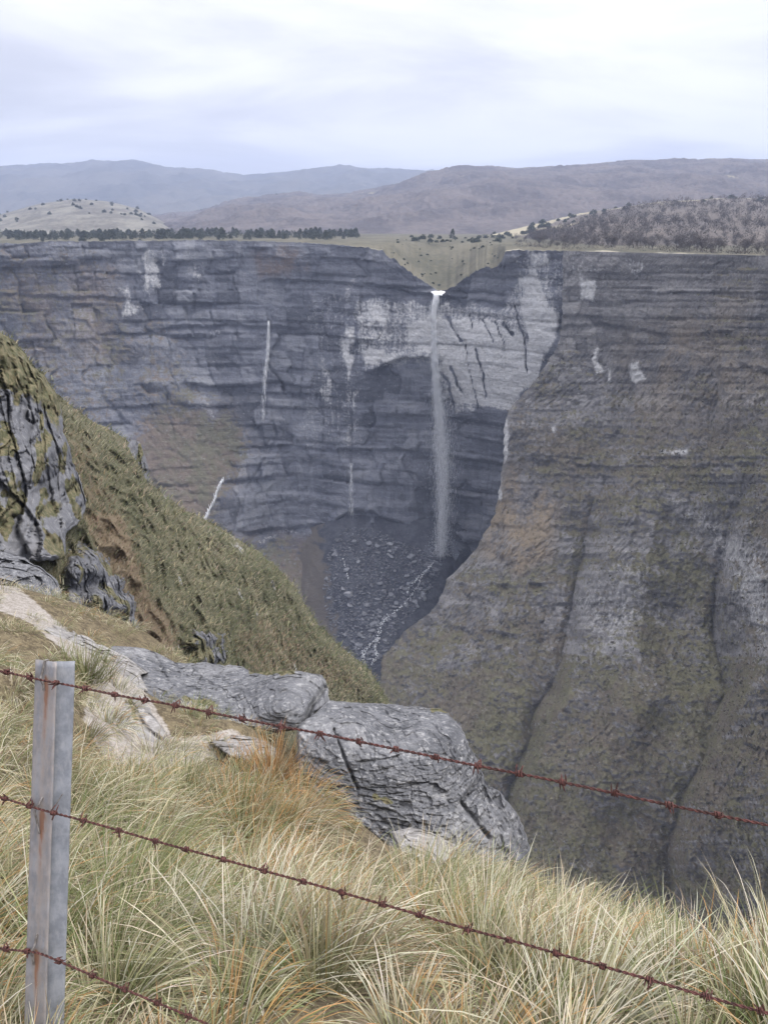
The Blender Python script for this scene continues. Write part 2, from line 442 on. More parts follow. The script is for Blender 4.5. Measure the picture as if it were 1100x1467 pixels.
def post_material():
    m, t = new_mat('weathered galvanised steel')
    pos = t.add('ShaderNodeTexCoord').outputs['Object']
    sp = t.add('ShaderNodeSeparateXYZ', {0: pos})
    a = t.noise(pos, 35.0, 5, 0.65)
    sm = t.noise(t.vscale(pos, (120, 120, 6)), 1.0, 4, 0.6)
    c = t.mix(t.step(a, 0.35, 0.65), (0.185, 0.195, 0.215), (0.27, 0.28, 0.30))
    c = t.mix(t.math('MULTIPLY', t.step(sm, 0.5, 0.7), 0.4), c, (0.35, 0.35, 0.355))
    # rust run-off below each wire tie, on the flange only
    rv = t.math('ADD', t.attr('rust'), t.math('MULTIPLY', t.math('SUBTRACT', sm, 0.5), 0.7))
    c = t.mix(t.math('MULTIPLY', t.step(rv, 0.1, 0.7), 0.6), c, (0.33, 0.27, 0.225))
    c = t.mix(t.math('MULTIPLY', t.step(rv, 0.55, 1.1), 0.8), c, (0.24, 0.105, 0.05))
    finish(t, c, 0.55, a, 0.25, 0.0008, 0.4, 0.25)
post_material()

# ------------------------------------------------------------------ far cliff with the waterfall
rim = curve([(-320, 350), (0, 348), (30, 349), (60, 346), (200, 345), (300, 344), (400, 346), (480, 350), (530, 355), (548, 360),
             (562, 371), (580, 383), (598, 396), (612, 406), (622, 413), (628, 417), (636, 416), (648, 411), (660, 403), (675, 392), (690, 385),
             (712, 382), (719, 372), (723, 361), (735, 358), (800, 359), (880, 361), (960, 363), (1100, 366), (1300, 370), (1500, 374)])
Dback = Depth([(-300, 350, 600), (-300, 700, 585), (0, 350, 640), (0, 600, 625), (200, 350, 665), (200, 560, 650), (230, 720, 612), (300, 650, 634),
               (320, 740, 616), (400, 350, 660), (400, 560, 655), (400, 740, 648), (370, 800, 620), (420, 880, 580), (380, 960, 540), (520, 380, 632),
               (520, 560, 632), (520, 740, 628), (625, 420, 618), (625, 510, 614), (640, 600, 624), (630, 720, 628), (660, 760, 632), (700, 400, 598),
               (700, 560, 602), (730, 370, 566), (760, 450, 566), (800, 370, 558), (800, 480, 556), (760, 600, 580), (760, 800, 610), (860, 365, 542),
               (900, 365, 530), (900, 900, 610), (600, 950, 610), (500, 1000, 600), (560, 850, 618)])

def bedding(P, lam, amp, seed, warp=5.0, blockw=9.0, tilt=1.0):
    """stepped beds split into blocks: each block stands out, leans and weathers by its own amount"""
    x, y, z = P[..., 0], P[..., 1], P[..., 2]
    along = x + 0.6 * y
    zb = z + warp * fbm(along / 110., z / 160., seed + 0.5, 3, seed) + 0.012 * along + 0.2 * lam * noise3(along / (3 * blockw), z / (2 * lam), 0.7, seed + 2)
    zi = zb / lam + 0.6 * noise3(zb / lam * 0.5, 0.3, seed + .1, seed)
    i = np.floor(zi); fz = zi - i; c = np.full(i.shape, seed)
    r = (hf(i, c) - 0.5) * (0.7 + 0.9 * noise3(along / 45., i * 3.7, 0.4, seed + 3))
    wv = blockw * (0.5 + 1.2 * hf(i, c + 7))
    bx = along / wv + hf(i, c + 9) * 17 + 0.35 * noise3(along / (blockw * .9), z / (lam * .8), 0.2, seed + 5)
    j = np.floor(bx); fx = bx - j
    r = r + 0.7 * (hf(i, j, c + 11) - 0.5)
    r = r + tilt * ((hf(i, j, c + 17) - 0.5) * 1.5 * (fx - 0.5) + (hf(i, j, c + 19) - 0.62) * 1.3 * (fz - 0.5))
    act = np.clip(0.75 + 1.3 * noise3(along / 38., z / 24., 0.9, seed + 21), 0.15, 1.35)
    groove = np.maximum(1 - np.minimum(fz, 1 - fz) / 0.12, 0) * (hf(i, np.floor(bx / 3), c + 13) > 0.4)
    vgro = np.maximum(1 - np.minimum(fx, 1 - fx) / 0.08, 0) * (hf(i, j, c + 15) > 0.5)
    return act * (-amp * r + amp * (0.5 * groove + 0.45 * vgro)), hf(i, j, c + 23)

C2 = lambda pts: [(450 + x / 2.444, 320 + y / 2.444) for x, y in pts]
pale_polys = [
    ([(505, 425), (560, 425), (622, 440), (640, 430), (720, 440), (745, 395), (800, 400), (795, 490), (740, 580), (650, 590), (610, 520), (515, 530)], 0.60),
    ([(440, 420), (520, 410), (520, 640), (430, 640)], 0.34), ([(725, 365), (850, 365), (850, 440), (760, 430)], 0.45),
    (C2([(330, 345), (400, 330), (470, 330), (500, 420), (480, 560), (440, 470), (330, 430)]), 1.0),
    (C2([(460, 330), (560, 320), (700, 370), (745, 430), (790, 440), (770, 560), (690, 650), (560, 650), (470, 600), (440, 480)]), 1.0),
    (C2([(722, 190), (770, 160), (815, 250), (860, 360), (835, 420), (810, 470), (770, 580), (735, 560), (740, 420), (725, 320)]), 1.15),
    (C2([(185, 280), (245, 285), (260, 350), (185, 350)]), 0.95), (C2([(160, 440), (250, 440), (300, 460), (280, 490), (165, 490)]), 1.1),
    (C2([(105, 355), (135, 350), (140, 470), (130, 540), (100, 480)]), 0.9), (C2([(250, 310), (330, 345), (330, 430), (260, 400), (190, 370)]), 0.62),
    (C2([(740, 100), (800, 95), (820, 160), (760, 180), (730, 150)]), 0.75), (C2([(925, 200), (985, 210), (980, 280), (930, 270)]), 0.95),
    (C2([(880, 100), (980, 120), (985, 200), (900, 180)]), 0.6),
    (C2([(25, 490), (60, 500), (60, 620), (25, 610)]), 0.65), (C2([(130, 570), (170, 590), (150, 660), (120, 650)]), 0.75),
    ([(208, 372), (214, 361), (222, 362), (222, 385), (230, 395), (228, 418), (218, 412), (212, 420), (206, 395)], 0.8),
    ([(230, 358), (238, 357), (236, 380), (230, 378)], 0.8), ([(250, 400), (290, 402), (300, 380), (292, 374), (275, 380), (270, 398)], 0.45),
    ([(175, 411), (186, 408), (190, 440), (200, 448), (188, 458), (179, 458)], 0.85), ([(300, 470), (315, 472), (330, 484), (300, 480)], 0.6),
    ([(495, 610), (512, 600), (508, 640), (496, 650)], 0.55), ([(455, 520), (466, 515), (470, 545), (458, 545)], 0.55),
    ([(270, 582), (300, 578), (312, 588), (280, 592)], 0.5), ([(372, 770), (420, 760), (430, 764), (375, 780)], 0.6),
    ([(495, 410), (508, 400), (500, 450), (488, 470)], 0.5), ([(390, 640), (396, 600), (404, 640)], 0.0),
]
crack_lines = [(C2([(470, 330), (490, 375), (515, 410)]), 11, 5), (C2([(545, 320), (560, 380)]), 4, 4), (C2([(590, 335), (622, 415)]), 5, 4),
               (C2([(630, 345), (668, 430)]), 5, 4), (C2([(660, 350), (692, 388)]), 10, 5), (C2([(700, 290), (718, 360), (738, 430), (746, 530)]), 5, 6),
               (C2([(528, 410), (542, 500), (560, 590), (575, 655)]), 4, 5), (C2([(562, 440), (586, 500), (600, 610)]), 7, 6),
               (C2([(478, 500), (500, 560), (520, 592)]), 9, 5), (C2([(440, 520), (470, 560), (490, 640)]), 8, 4),
               ([(385, 455), (386, 520), (380, 600)], 4, 2), ([(390, 600), (396, 622), (384, 650), (368, 676), (352, 705), (345, 740)], 5, 5), ([(505, 560), (503, 740)], 5, 3),
               ([(335, 470), (345, 495)], 4, 5), ([(310, 460), (335, 462), (345, 490)], 3, 4), ([(460, 560), (465, 660)], 4, 3),
               ([(848, 420), (850, 450), (842, 470)], 7, 6), ([(690, 705), (690, 770)], 5, 4),
               ([(215, 440), (216, 560)], 3, 2.5), ([(280, 600), (268, 500)], 3, 2), ([(436, 500), (430, 570)], 6, 4), ([(720, 365), (718, 385)], 5, 5)]
# overhang lips: rock below the line is set back (line, drop px, metres)
lips = [(C2([(200, 520), (250, 495), (320, 470), (400, 470), (430, 520), (450, 640)]), 95, 5.5), ([(560, 640), (620, 655), (700, 660)], 40, 3.0),
        ([(600, 700), (640, 706), (688, 714)], 60, 10.0), ([(478, 748), (500, 734), (530, 732), (552, 744), (600, 757)], 22, 6.0),
        ([(265, 548), (330, 552), (400, 545), (440, 555)], 26, 5.0), ([(380, 400), (470, 402), (520, 410)], 12, 3.0),
        ([(520, 404), (590, 418), (640, 424), (700, 432), (745, 436)], 14, 3.5), ([(230, 470), (320, 462), (440, 470)], 14, 3.0),
        ([(560, 410), (640, 412), (720, 420)], 8, 3.0), ([(430, 640), (520, 648), (600, 640)], 14, 2.5), ([(345, 760), (420, 755), (470, 748)], 16, 4.0),
        ([(0, 420), (120, 425), (200, 430)], 10, 2.0), ([(725, 395), (860, 400)], 8, 2.5), ([(790, 470), (850, 462), (960, 480)], 12, 3.0)]
def soft_poly(px, py, poly, soft):
    return sstep(-soft, soft, poly_sd(px, py, poly))

def build_back():
    pxc = np.concatenate([np.linspace(-320, -10, 60), np.linspace(-8, 830, 480)])
    nr = 305
    s = np.linspace(0, 1, nr)[:, None]
    jag = np.where((pxc > 545) & (pxc < 722), 3.4, 1.3)
    top = (rim(pxc) + jag * (noise3(pxc / 7., .2, .3, 81) + .6 * noise3(pxc / 2.7, .2, .3, 82)) * np.clip(np.abs(pxc - 629) / 25., 0, 1))[None]
    bot = 1010.0
    py = top + (bot - top) * s ** 1.05
    px = np.broadcast_to(pxc[None], py.shape).copy()
    D = Dback(px, py)
    P = W(px, py, D)
    n_a = fbm(P[..., 0] / 60., P[..., 1] / 60., P[..., 2] / 60., 4, 3)
    d1, g1 = bedding(P, 12.0, 3.6, 11, blockw=18.0)
    d2, g2 = bedding(P, 4.2, 1.2, 23, blockw=8.0)
    d3, g3 = bedding(P, 30.0, 5.0, 37, blockw=26.0)
    butt = ridged(P[..., 0] / 42., P[..., 2] / 260., P[..., 1] / 80., 3, 9)          # vertical ribs
    rough = fbm(P[..., 0] / 9., P[..., 1] / 9., P[..., 2] / 6., 4, 51)
    w1 = px + 9 * noise3(P[..., 0] / 14., P[..., 2] / 14., 0.7, 71) + 3 * noise3(P[..., 0] / 4., P[..., 2] / 6., 1.7, 72)
    w2 = py + 12 * noise3(P[..., 0] / 10., P[..., 2] / 14., 5.7, 73) + 3 * noise3(P[..., 0] / 4., P[..., 2] / 6., 8.7, 74)
    pale = np.zeros(px.shape)
    for poly, v in pale_polys:
        pale = np.maximum(pale, v * soft_poly(w1, w2, poly, 7.0))
    veg_area = np.maximum.reduce([0.55 * soft_poly(w1, w2, [(-320, 345), (150, 350), (195, 400), (190, 560), (140, 640), (-320, 640)], 30),
                                  0.9 * soft_poly(w1, w2, [(240, 600), (330, 600), (350, 640), (318, 700), (290, 750), (200, 710), (200, 640)], 38),
                                  0.55 * soft_poly(w1, w2, [(220, 430), (170, 560), (200, 640), (330, 640), (300, 560)], 50)])
    apron = sstep(745, 800, w2 + 0.6 * (w1 - px) - 0.06 * (px - 420)) * sstep(515, 420, w1)
    smooth_zone = np.clip(apron + 0.9 * soft_poly(w1, w2, [(240, 600), (330, 600), (350, 640), (318, 700), (290, 750), (200, 710), (200, 640)], 38), 0, 1)
    dark_zone = np.maximum(soft_poly(w1, w2, [(520, 500), (600, 515), (640, 590), (700, 600), (725, 640), (700, 790), (420, 760), (440, 640)], 25), 0)
    calm = np.clip(pale * 0.55 + smooth_zone * 0.8, 0, 0.85)
    disp = 2.2 * smooth_zone * np.abs(rough) * 2 + 2.0 * smooth_zone * fbm(P[..., 0] / 20., P[..., 1] / 20., P[..., 2] / 20., 4, 57) + (1 - 0.65 * smooth_zone) * (1 - 0.55 * np.clip(pale, 0, 1)) * (d1 + d2) + (1 - smooth_zone) * (1 - 0.7 * np.clip(pale, 0, 1)) * d3 - 3.5 * butt * (1 - smooth_zone) * 0.8 + 4.0 * n_a + 1.0 * rough
    tone = 0.38 * g1 + 0.20 * g2 + 0.42 * g3
    for ln, wd, am in crack_lines:
        wd = wd * 0.5; am = am * 0.7
        d, sd = line_d(px + 0.35 * (w1 - px), py + 0.2 * (w2 - py), ln)
        wl = wd * (0.34 + 0.22 * noise3(px / 9., py / 7., 0.3, 77)); k = np.exp(-(d / wl) ** 2) * np.clip(0.85 + 0.9 * noise3(px / 15., py / 12., 1.3, 78), 0.2, 1.3)
        disp = disp + 1.1 * am * k
        pale = pale * (1 - 0.85 * sstep(wd * 0.75, wd * 0.25, d + 0.45 * wd * (noise3(P[..., 0] / 2.2, P[..., 2] / 7., .4, 79) + .4)))
    for ln, drop, am in lips:
        a = np.array(ln); ly = np.interp(px, a[:, 0], a[:, 1]); inx = sstep(a[0, 0] - 12, a[0, 0] + 14, px) * sstep(a[-1, 0] + 12, a[-1, 0] - 14, px)
        ly = ly + 4 * noise3(px / 40., 0.3, 1.1, 87) + 2.0 * noise3(px / 11., 0.3, 2.1, 88)
        below = py - ly
        disp = disp + am * inx * sstep(0, 2.5, below) * sstep(drop, drop * 0.25, below) - 0.25 * am * inx * sstep(-12, -1, below) * (below < 0)
    rimfade = sstep(0, 0.02, s)
    disp = disp * (0.25 + 0.75 * rimfade)
    D2 = D + disp
    P = W(px, py, D2)
    # vegetation grips flatter ledges
    zz = P[..., 2]; dy = -np.gradient(P[..., 1], axis=0); dz = -np.gradient(zz, axis=0) + 1e-3
    flat = np.clip(dy / np.maximum(dz, 0.05), -1, 2)
    veg = np.clip(veg_area * 0.75 + 0.22 * np.clip(flat, 0, 1) + 0.15 * n_a + 0.46 * smooth_zone * (1 - pale), 0, 1) * (1 - np.clip(pale, 0, 1)) * (1 - 0.6 * dark_zone * (1 - smooth_zone))
    warm = np.maximum(0.9 * soft_poly(w1, w2, [(365, 358), (430, 355), (440, 385), (375, 392)], 10),
                      0.5 * soft_poly(w1, w2, [(0, 380), (160, 390), (180, 500), (40, 520)], 40))
    warm = np.maximum(warm, 0.7 * smooth_zone)
    me = mesh_of('waterfall_cliff', P, grid_faces(*px.shape), MATS['far limestone'],
                 {'pale': np.clip(pale, 0, 1.3), 'veg': veg, 'warm': warm, 'tone': tone})
    o = link('waterfall_cliff', me)
    tag(o, 'high grey bedded limestone wall curving behind the waterfall', 'cliff', kind='structure')
    return pxc, P[0]
back_px, back_rim = build_back()

# ------------------------------------------------------------------ right-hand gorge wall
edgeL = curve([(350, 806), (420, 806), (470, 803), (500, 798), (520, 784), (550, 764), (575, 741), (590, 727), (610, 722), (640, 722), (680, 716), (720, 710),
               (740, 700), (770, 682), (785, 662), (800, 640), (830, 628), (850, 618), (870, 600), (900, 575), (940, 548), (960, 545), (1000, 545), (1400, 530)])
Dright = Depth([(806, 360, 551), (806, 480, 547), (860, 362, 537), (860, 500, 525), (760, 560, 540), (726, 600, 536), (715, 700, 528), (700, 740, 524),
                (640, 800, 520), (600, 870, 505), (550, 940, 480), (545, 1000, 455), (560, 1100, 420), (540, 1330, 360), (950, 363, 490), (950, 550, 470),
                (900, 700, 455), (900, 900, 405), (800, 900, 435), (750, 1000, 410), (800, 1150, 345), (700, 1250, 335), (1000, 365, 460), (1000, 550, 440),
                (1000, 750, 410), (1000, 900, 375), (950, 1100, 325), (970, 1280, 280), (1100, 366, 415), (1100, 550, 395), (1100, 680, 368), (1100, 850, 332),
                (1100, 1000, 292), (1050, 1150, 275), (1100, 1290, 245), (1300, 370, 345), (1300, 700, 290), (1300, 1000, 225), (1300, 1330, 190),
                (1460, 372, 310), (1460, 1000, 190)])
gully_lines = [([(862, 690), (850, 736), (826, 814), (805, 928), (785, 998), (769, 1026), (744, 1087), (720, 1180)], 24, 13),
               ([(1075, 660), (1067, 699), (1039, 760), (1018, 838), (1022, 920), (1035, 985), (1024, 1041), (978, 1138), (963, 1199), (968, 1300)], 26, 17),
               ([(985, 700), (984, 800), (960, 900), (950, 1000), (930, 1090)], 18, 6), ([(895, 430), (905, 560), (880, 690)], 30, 5),
               ([(1015, 450), (1030, 560), (1020, 640)], 26, 6), ([(940, 1000), (955, 1100), (960, 1200)], 18, 6)]
rib_lines = [([(1130, 700), (1080, 790), (1060, 900)], 26, 6), ([(870, 800), (835, 900), (812, 1000), (770, 1090)], 22, 8), ([(1100, 690), (1062, 770), (1050, 850)], 22, 9),
             ([(1110, 950), (1050, 1030), (1010, 1100), (985, 1200), (985, 1300)], 30, 13), ([(905, 740), (900, 860), (880, 1000)], 40, 8)]
pale_right = [([(848, 500), (853, 500), (862, 530), (850, 535)], 1.0), ([(905, 520), (915, 515), (925, 540), (912, 550), (905, 545)], 1.0),
              ([(868, 530), (874, 530), (873, 545), (868, 545)], 0.9), ([(720, 605), (727, 600), (729, 650), (722, 665), (718, 650)], 1.2), ([(709, 690), (716, 685), (716, 720), (710, 718)], 1.2),
              ([(945, 645), (985, 640), (985, 650), (948, 652)], 0.9), ([(895, 365), (925, 380), (905, 400)], 0.5), ([(790, 612), (796, 608), (795, 622), (790, 620)], 0.9),
              ([(790, 355), (845, 360), (855, 385), (830, 410), (790, 425)], 0.42), ([(830, 400), (853, 402), (851, 432), (830, 430)], 1.0),
              ]
RS = {}
def build_right():
    nr, nc = 460, 390
    s = np.linspace(0, 1, nr)[:, None]
    u = np.linspace(0, 1, nc)[None]
    u = np.where(u < 0.86, u / 0.86 * 0.70, 0.70 + (u - 0.86) / 0.14 * 0.30)
    base = 360 + (1340 - 360) * s
    L = edgeL(base) + 3.0 * noise3(base / 9., 0.4, 0.2, 5) + 1.5 * noise3(base / 3., 0.4, 0.2, 6)
    px = L + (1460 - L) * u
    top = rim(px)
    py = top + (1340 - top) * s
    D = Dright(px, py)
    wob = 13 * noise3(px / 55., py / 70., 0.1, 47) + 4 * noise3(px / 16., py / 22., 0.4, 48)
    gA = np.interp(py, [600, 690, 736, 814, 928, 998, 1026, 1087, 1180, 1340], [880, 862, 850, 826, 805, 785, 769, 744, 712, 660]) + wob
    gB = np.interp(py, [600, 660, 699, 760, 838, 920, 985, 1041, 1138, 1199, 1340], [1092, 1075, 1067, 1039, 1018, 1022, 1033, 1024, 978, 963, 966]) - wob
    on = sstep(600, 860, py)
    fAB = np.clip((px - gA) / np.maximum(gB - gA, 30), 0, 1)
    rib = 34 * np.abs(np.sin(math.pi * fAB ** 0.8)) ** 0.7 * (0.85 + 0.3 * noise3(px / 70., py / 70., .3, 49)) + 2.5 * np.abs(np.sin(3 * math.pi * fAB)) * (fAB > 0) * (fAB < 1)
    fl_ = np.clip((gA - px) / np.maximum(gA - L, 30), 0, 1); rib = rib + np.where(px < gA, 20 * np.sin(math.pi * fl_ ** 0.7) ** 0.8, 0)
    fr_ = np.clip((px - gB) / 230., 0, 2); rib = rib + np.where(px > gB, 46 * (1 - np.exp(-3.2 * fr_)), 0)
    D = D - on * rib + on * 13
    for ln, wd, am in gully_lines[3:5]:
        d, sd = line_d(px + 5 * noise3(px / 30., py / 30., 0.1, 41), py, ln)
        am = am * np.clip(0.95 + 0.8 * noise3(px / 60., py / 60., .5, 46), .4, 1.3) * sstep(0, 110, py - ln[0][1] + 20)
        sg = np.tanh(-sd * d / 5.0)                      # +1 on the right of the gully line
        D = D + am * (0.5 - 0.5 * sg) * 1.5 * np.exp(-d / (1.5 * wd)) - am * (0.5 + 0.5 * sg) * 0.9 * np.exp(-d / (1.9 * wd)) + 0.3 * am * np.exp(-(d / (0.4 * wd)) ** 2)
    for ln, wd, am in rib_lines:
        d, sd = line_d(px + 5 * noise3(px / 30., py / 30., 0.1, 43), py, ln)
        D = D - 1.1 * am * np.exp(-(d / wd) ** 1.2)
    P = W(px, py, D)
    x, y, z = P[..., 0], P[..., 1], P[..., 2]
    up = sstep(560, 430, py - 0.08 * (px - 800))                # sheer upper cliff
    Pb_ = np.stack([x, y * 0.55, z / y * 450.], -1)             # beds dip gently up the valley
    d1, g1 = bedding(Pb_, 9.0, 3.6, 111, 2.5, 13.0)
    d2, g2 = bedding(Pb_, 3.4, 2.0, 123, 2.5, 5.5)
    n_a = fbm(x / 45., y / 45., z / 45., 5, 131); n_b = fbm(x / 8., y / 8., z / 8., 4, 133)
    ribs = ridged((x - 0.4 * y) / 24., z / 140., 0.3, 4, 135)
    d4, g4 = bedding(Pb_, 6.0, 3.0, 151, blockw=9.0, tilt=2.0)
    rocky = np.clip(0.38 + 1.1 * fbm(x / 38., y / 38., z / 16., 4, 137) + 0.4 * up, 0, 1)
    low = sstep(1000, 1180, py)
    strat = rocky * (0.55 + 0.45 * up) * (1 - 0.5 * low)
    lump = np.abs(fbm(x / 4.5, y / 4.5, z / 4.5, 3, 139))
    fineb = fbm(x / 2.6, y / 2.6, z / 2.6, 2, 141)
    lowf = 1 - 0.62 * sstep(640, 900, py)
    disp = lowf * (0.14 + 0.86 * strat) * (d1 * 0.8 + d2 * 0.95) + 0.38 * lowf * (1 - 0.6 * up) * d4 + 6.0 * n_a + 1.5 * n_b - 4.2 * ribs * (1 - 0.6 * up) - 4.6 * lump * (1 - up) - 2.3 * np.abs(fineb)
    tone = 0.5 * g1 + 0.5 * g2
    for ln in ([(790, 470), (850, 462), (960, 480)], [(730, 655), (830, 665), (900, 672)], [(930, 672), (1000, 668), (1090, 660)], [(700, 752), (800, 755), (860, 758)],
               [(650, 838), (740, 838), (800, 836)], [(1060, 520), (1120, 530)], [(1000, 480), (1060, 470)], [(650, 900), (770, 912)], [(1040, 880), (1110, 900)], [(1050, 1060), (1110, 1075)]):
        a = np.array(ln); ly = np.interp(px, a[:, 0], a[:, 1]) + 5 * noise3(px / 25., 0.3, 1.1, 187) + 2.5 * noise3(px / 8., 0.3, 2.1, 188)
        inx = sstep(a[0, 0] - 12, a[0, 0] + 14, px) * sstep(a[-1, 0] + 12, a[-1, 0] - 14, px)
        b = py - ly
        inx = inx * np.clip(0.55 + 1.3 * noise3(px / 22., py / 30., .6, 191), 0, 1.2); disp = disp + 3.0 * inx * sstep(0, 2.5, b) * sstep(16, 5, b) - 1.2 * inx * sstep(-9, -1, b) * (b < 0)
    disp = disp * (0.25 + 0.75 * sstep(0, 0.015, s)) * sstep(-0.005, 0.02, u + 0.004)
    D2 = D + disp
    P = W(px, py, D2)
    w1 = px + 6 * noise3(x / 9., z / 9., 0.7, 171); w2 = py + 6 * noise3(x / 9., z / 9., 5.7, 173)
    pale = np.zeros(px.shape)
    for poly, v in pale_right: pale = np.maximum(pale, v * soft_poly(px + 0.9 * (w1 - px), py + 0.9 * (w2 - py), poly, 5.0))
    pale = np.maximum(pale, 0.62 * soft_poly(w1, w2, [(940, 690), (1110, 800), (1110, 960), (1060, 900), (1030, 800)], 30))
    pale = np.maximum(pale, 0.50 * soft_poly(w1, w2, [(800, 860), (920, 760), (960, 900), (860, 960)], 40))
    warm = np.maximum(1.0 * soft_poly(w1, w2, [(700, 730), (730, 660), (770, 690), (800, 720), (790, 800), (740, 830), (690, 790)], 18), 0.5 * soft_poly(w1, w2, [(900, 480), (1060, 420), (1110, 600), (930, 620)], 50))
    dy = -np.gradient(P[..., 1], axis=0); dz = -np.gradient(P[..., 2], axis=0)
    flat = np.clip(dy / np.maximum(dz, 0.05), 0, 2)
    veg = 0.50 + 0.25 * flat - 0.42 * rocky + 0.25 * n_a - 0.35 * up * (1 - 0.6 * sstep(900, 1050, px)) + 0.12 * low
    veg = np.clip(veg, 0, 1) * (1 - 0.6 * np.clip(pale, 0, 1)) * (1 - 0.6 * warm * (px < 850))
    # the wall turns back behind its left edge
    nb = 16
    kb = np.arange(nb, 0, -1)[None]
    pxb = L + kb * 2.2 + 2; Db = D2[:, :1] + kb ** 1.45 * 1.6
    pyb = np.broadcast_to(py[:, :1], pxb.shape)
    Pb = W(pxb, pyb, Db)
    zero = lambda a: np.concatenate([np.repeat(a[:, :1], nb, 1), a], 1)
    P = np.concatenate([Pb, P], 1)
    me = mesh_of('gorge_slope', P, grid_faces(nr, nc + nb), MATS['slope limestone'],
                 {'pale': zero(np.clip(pale, 0, 1.3)), 'veg': zero(veg), 'warm': zero(warm), 'tone': zero(tone)})
    o = link('gorge_slope', me)
    tag(o, 'steep vegetated limestone slope with gullies on the near side of the gorge', 'slope', kind='structure')
    RS.update(P=P[:, nb:], veg=veg, px=px, py=py)
    return px[0], P[0, nb:]
right_px, right_rim = build_right()

def slope_scrub():
    r = np.random.default_rng(205); P = RS['P'].reshape(-1, 3); v = RS['veg'].ravel(); px = RS['px'].ravel(); py = RS['py'].ravel()
    ok = np.flatnonzero((px < 1180) & (py > 420) & (r.random(len(v)) < np.clip(v * 1.2 - .1, 0.03, 1)))
    n = 22000; idx = r.choice(ok, n); root = P[idx] + r.normal(size=(n, 3)) * .6; K = 5
    sz = r.uniform(0.5, 1.5, n) * (1 + 0.5 * (r.random(n) < .08))
    c = root[:, None] + r.normal(size=(n, K, 3)) * (sz[:, None, None] * [.42, .42, .34]) + np.array([0, 0, .3]) * sz[:, None, None]
    V = (c[:, :, None] + r.normal(size=(n, K, 3, 3)) * (0.33 * sz[:, None, None, None])).reshape(-1, 3)
    pal = np.array([(0.115, 0.112, 0.070), (0.15, 0.125, 0.095), (0.20, 0.18, 0.12), (0.085, 0.08, 0.066), (0.165, 0.148, 0.13)])[r.integers(0, 5, n)] * r.uniform(.7, 1.3, (n, 1))
    me = mesh_of('slope_scrub', V, np.arange(len(V)).reshape(-1, 3), MATS['tree foliage'], cols=np.repeat(pal, K * 3, 0))
    tag(link('slope_scrub', me), 'brownish scrub and dry grass clinging to the right gorge wall', 'scrub', kind='stuff')
slope_scrub()

# ------------------------------------------------------------------ plateau, hills, ridges
def zplat(x, Y):
    return -13.6 + 0.004 * (Y - 650) + 1.3 * fbm(x / 160., Y / 160., 0.3, 3, 201) + 0.8 * sstep(700, 1200, Y) * noise3(x / 60., Y / 90., 0.1, 203)
PLAT = {}
def build_plateau():
    k = right_px > back_px[-1]
    rimP = np.concatenate([back_rim, right_rim[k]]); rpx = np.concatenate([back_px, right_px[k]])
    rows = np.concatenate([[0, 1.5, 4, 8, 14, 22, 32, 45, 60, 78, 98, 120, 145, 175], np.linspace(220, 1500, 16)])[:, None]
    d = rimP[:, :2] / np.linalg.norm(rimP[:, :2], axis=1)[:, None]
    X = rimP[None, :, 0] + d[None, :, 0] * rows; Y = rimP[None, :, 1] + d[None, :, 1] * rows
    zr = rimP[:, 2][None]; zp = zplat(X, Y)
    drop = np.clip((zp - zr) / 20., 0, 1)
    wd = 25 + 150 * drop
    t = sstep(0, 1, rows / wd)
    Z = zr + (zp - zr) * t + 0.5 * noise3(X / 7., Y / 7., 0.2, 207) * sstep(0, 6, rows)
    PLAT.update(X=X, Y=Y, Z=Z, px=rpx, rows=rows[:, 0])
    open_ = 0.9 * np.exp(-rows / 26.) * (1 - sstep(0.1, 0.4, drop)) * np.clip(0.7 + 0.8 * noise3(X / 25., Y / 40., .1, 209), 0, 1)
    me = mesh_of('plateau', np.stack([X, Y, Z], -1), grid_faces(*X.shape), MATS['plateau grass'], {'open': open_}, smooth=True)
    tag(link('plateau', me), 'grassy plateau above the cliff rim', 'plateau', kind='structure')
build_plateau()

def ridge(name, crest, Yc, Yb, zb, mat, label, bump=4.0, bsc=14.0, nr=90, back=500., ncol=620, x0=-420, x1=1520, curvy=1.4, rough=12., open_f=None, seed=300, wig=0.0):
    cr = curve(crest); px = np.linspace(x0, x1, ncol)[None]
    s = np.concatenate([np.linspace(0, 1, nr), 1 + np.array([0.03, 0.08, 0.2, 0.5, 1.0])])[:, None]
    yc = Yc * (1 + wig * noise3(px / 170., 0.3, 0.1, seed + 9))
    zc = W(px, cr(px), yc)[..., 2]
    f = np.minimum(s, 1)
    Yb = Yb(px) if callable(Yb) else Yb
    Y = Yb + (yc - Yb) * f + back * np.maximum(s - 1, 0)
    Z = zb + (zc - zb) * (1 - (1 - f) ** curvy) * 1.0 - 0.35 * (Y - yc) * (s > 1)
    X = (px - 550) / F * Y / CT * 1.0 * (CT / (CT + (733.5 - 325) / F * ST))  # same column as seen near eye level
    env = sstep(0, 0.15, f)
    Z = Z + rough * fbm(X / 260., Y / 260., 0.2, 4, seed) * env * (1 - 0.75 * sstep(0.7, 1, f)) * 1.5
    Z = Z + env * bump * (ridged(X / bsc, Y / (bsc * 1.6), 0.4, 2, seed + 5) + 0.6 * fbm(X / (bsc * 3), Y / (bsc * 3), .3, 3, seed + 6))
    at = {'open': np.zeros(Z.shape) if open_f is None else open_f(px + 0 * f, f + 0 * px, X, Y)}
    me = mesh_of(name, np.stack([X + 0 * Z, Y + 0 * Z, Z], -1), grid_faces(*Z.shape), MATS[mat], at, smooth=True)
    tag(link(name, me), label, 'hill', kind='structure')
    return px[0], X, Y + 0 * Z, Z
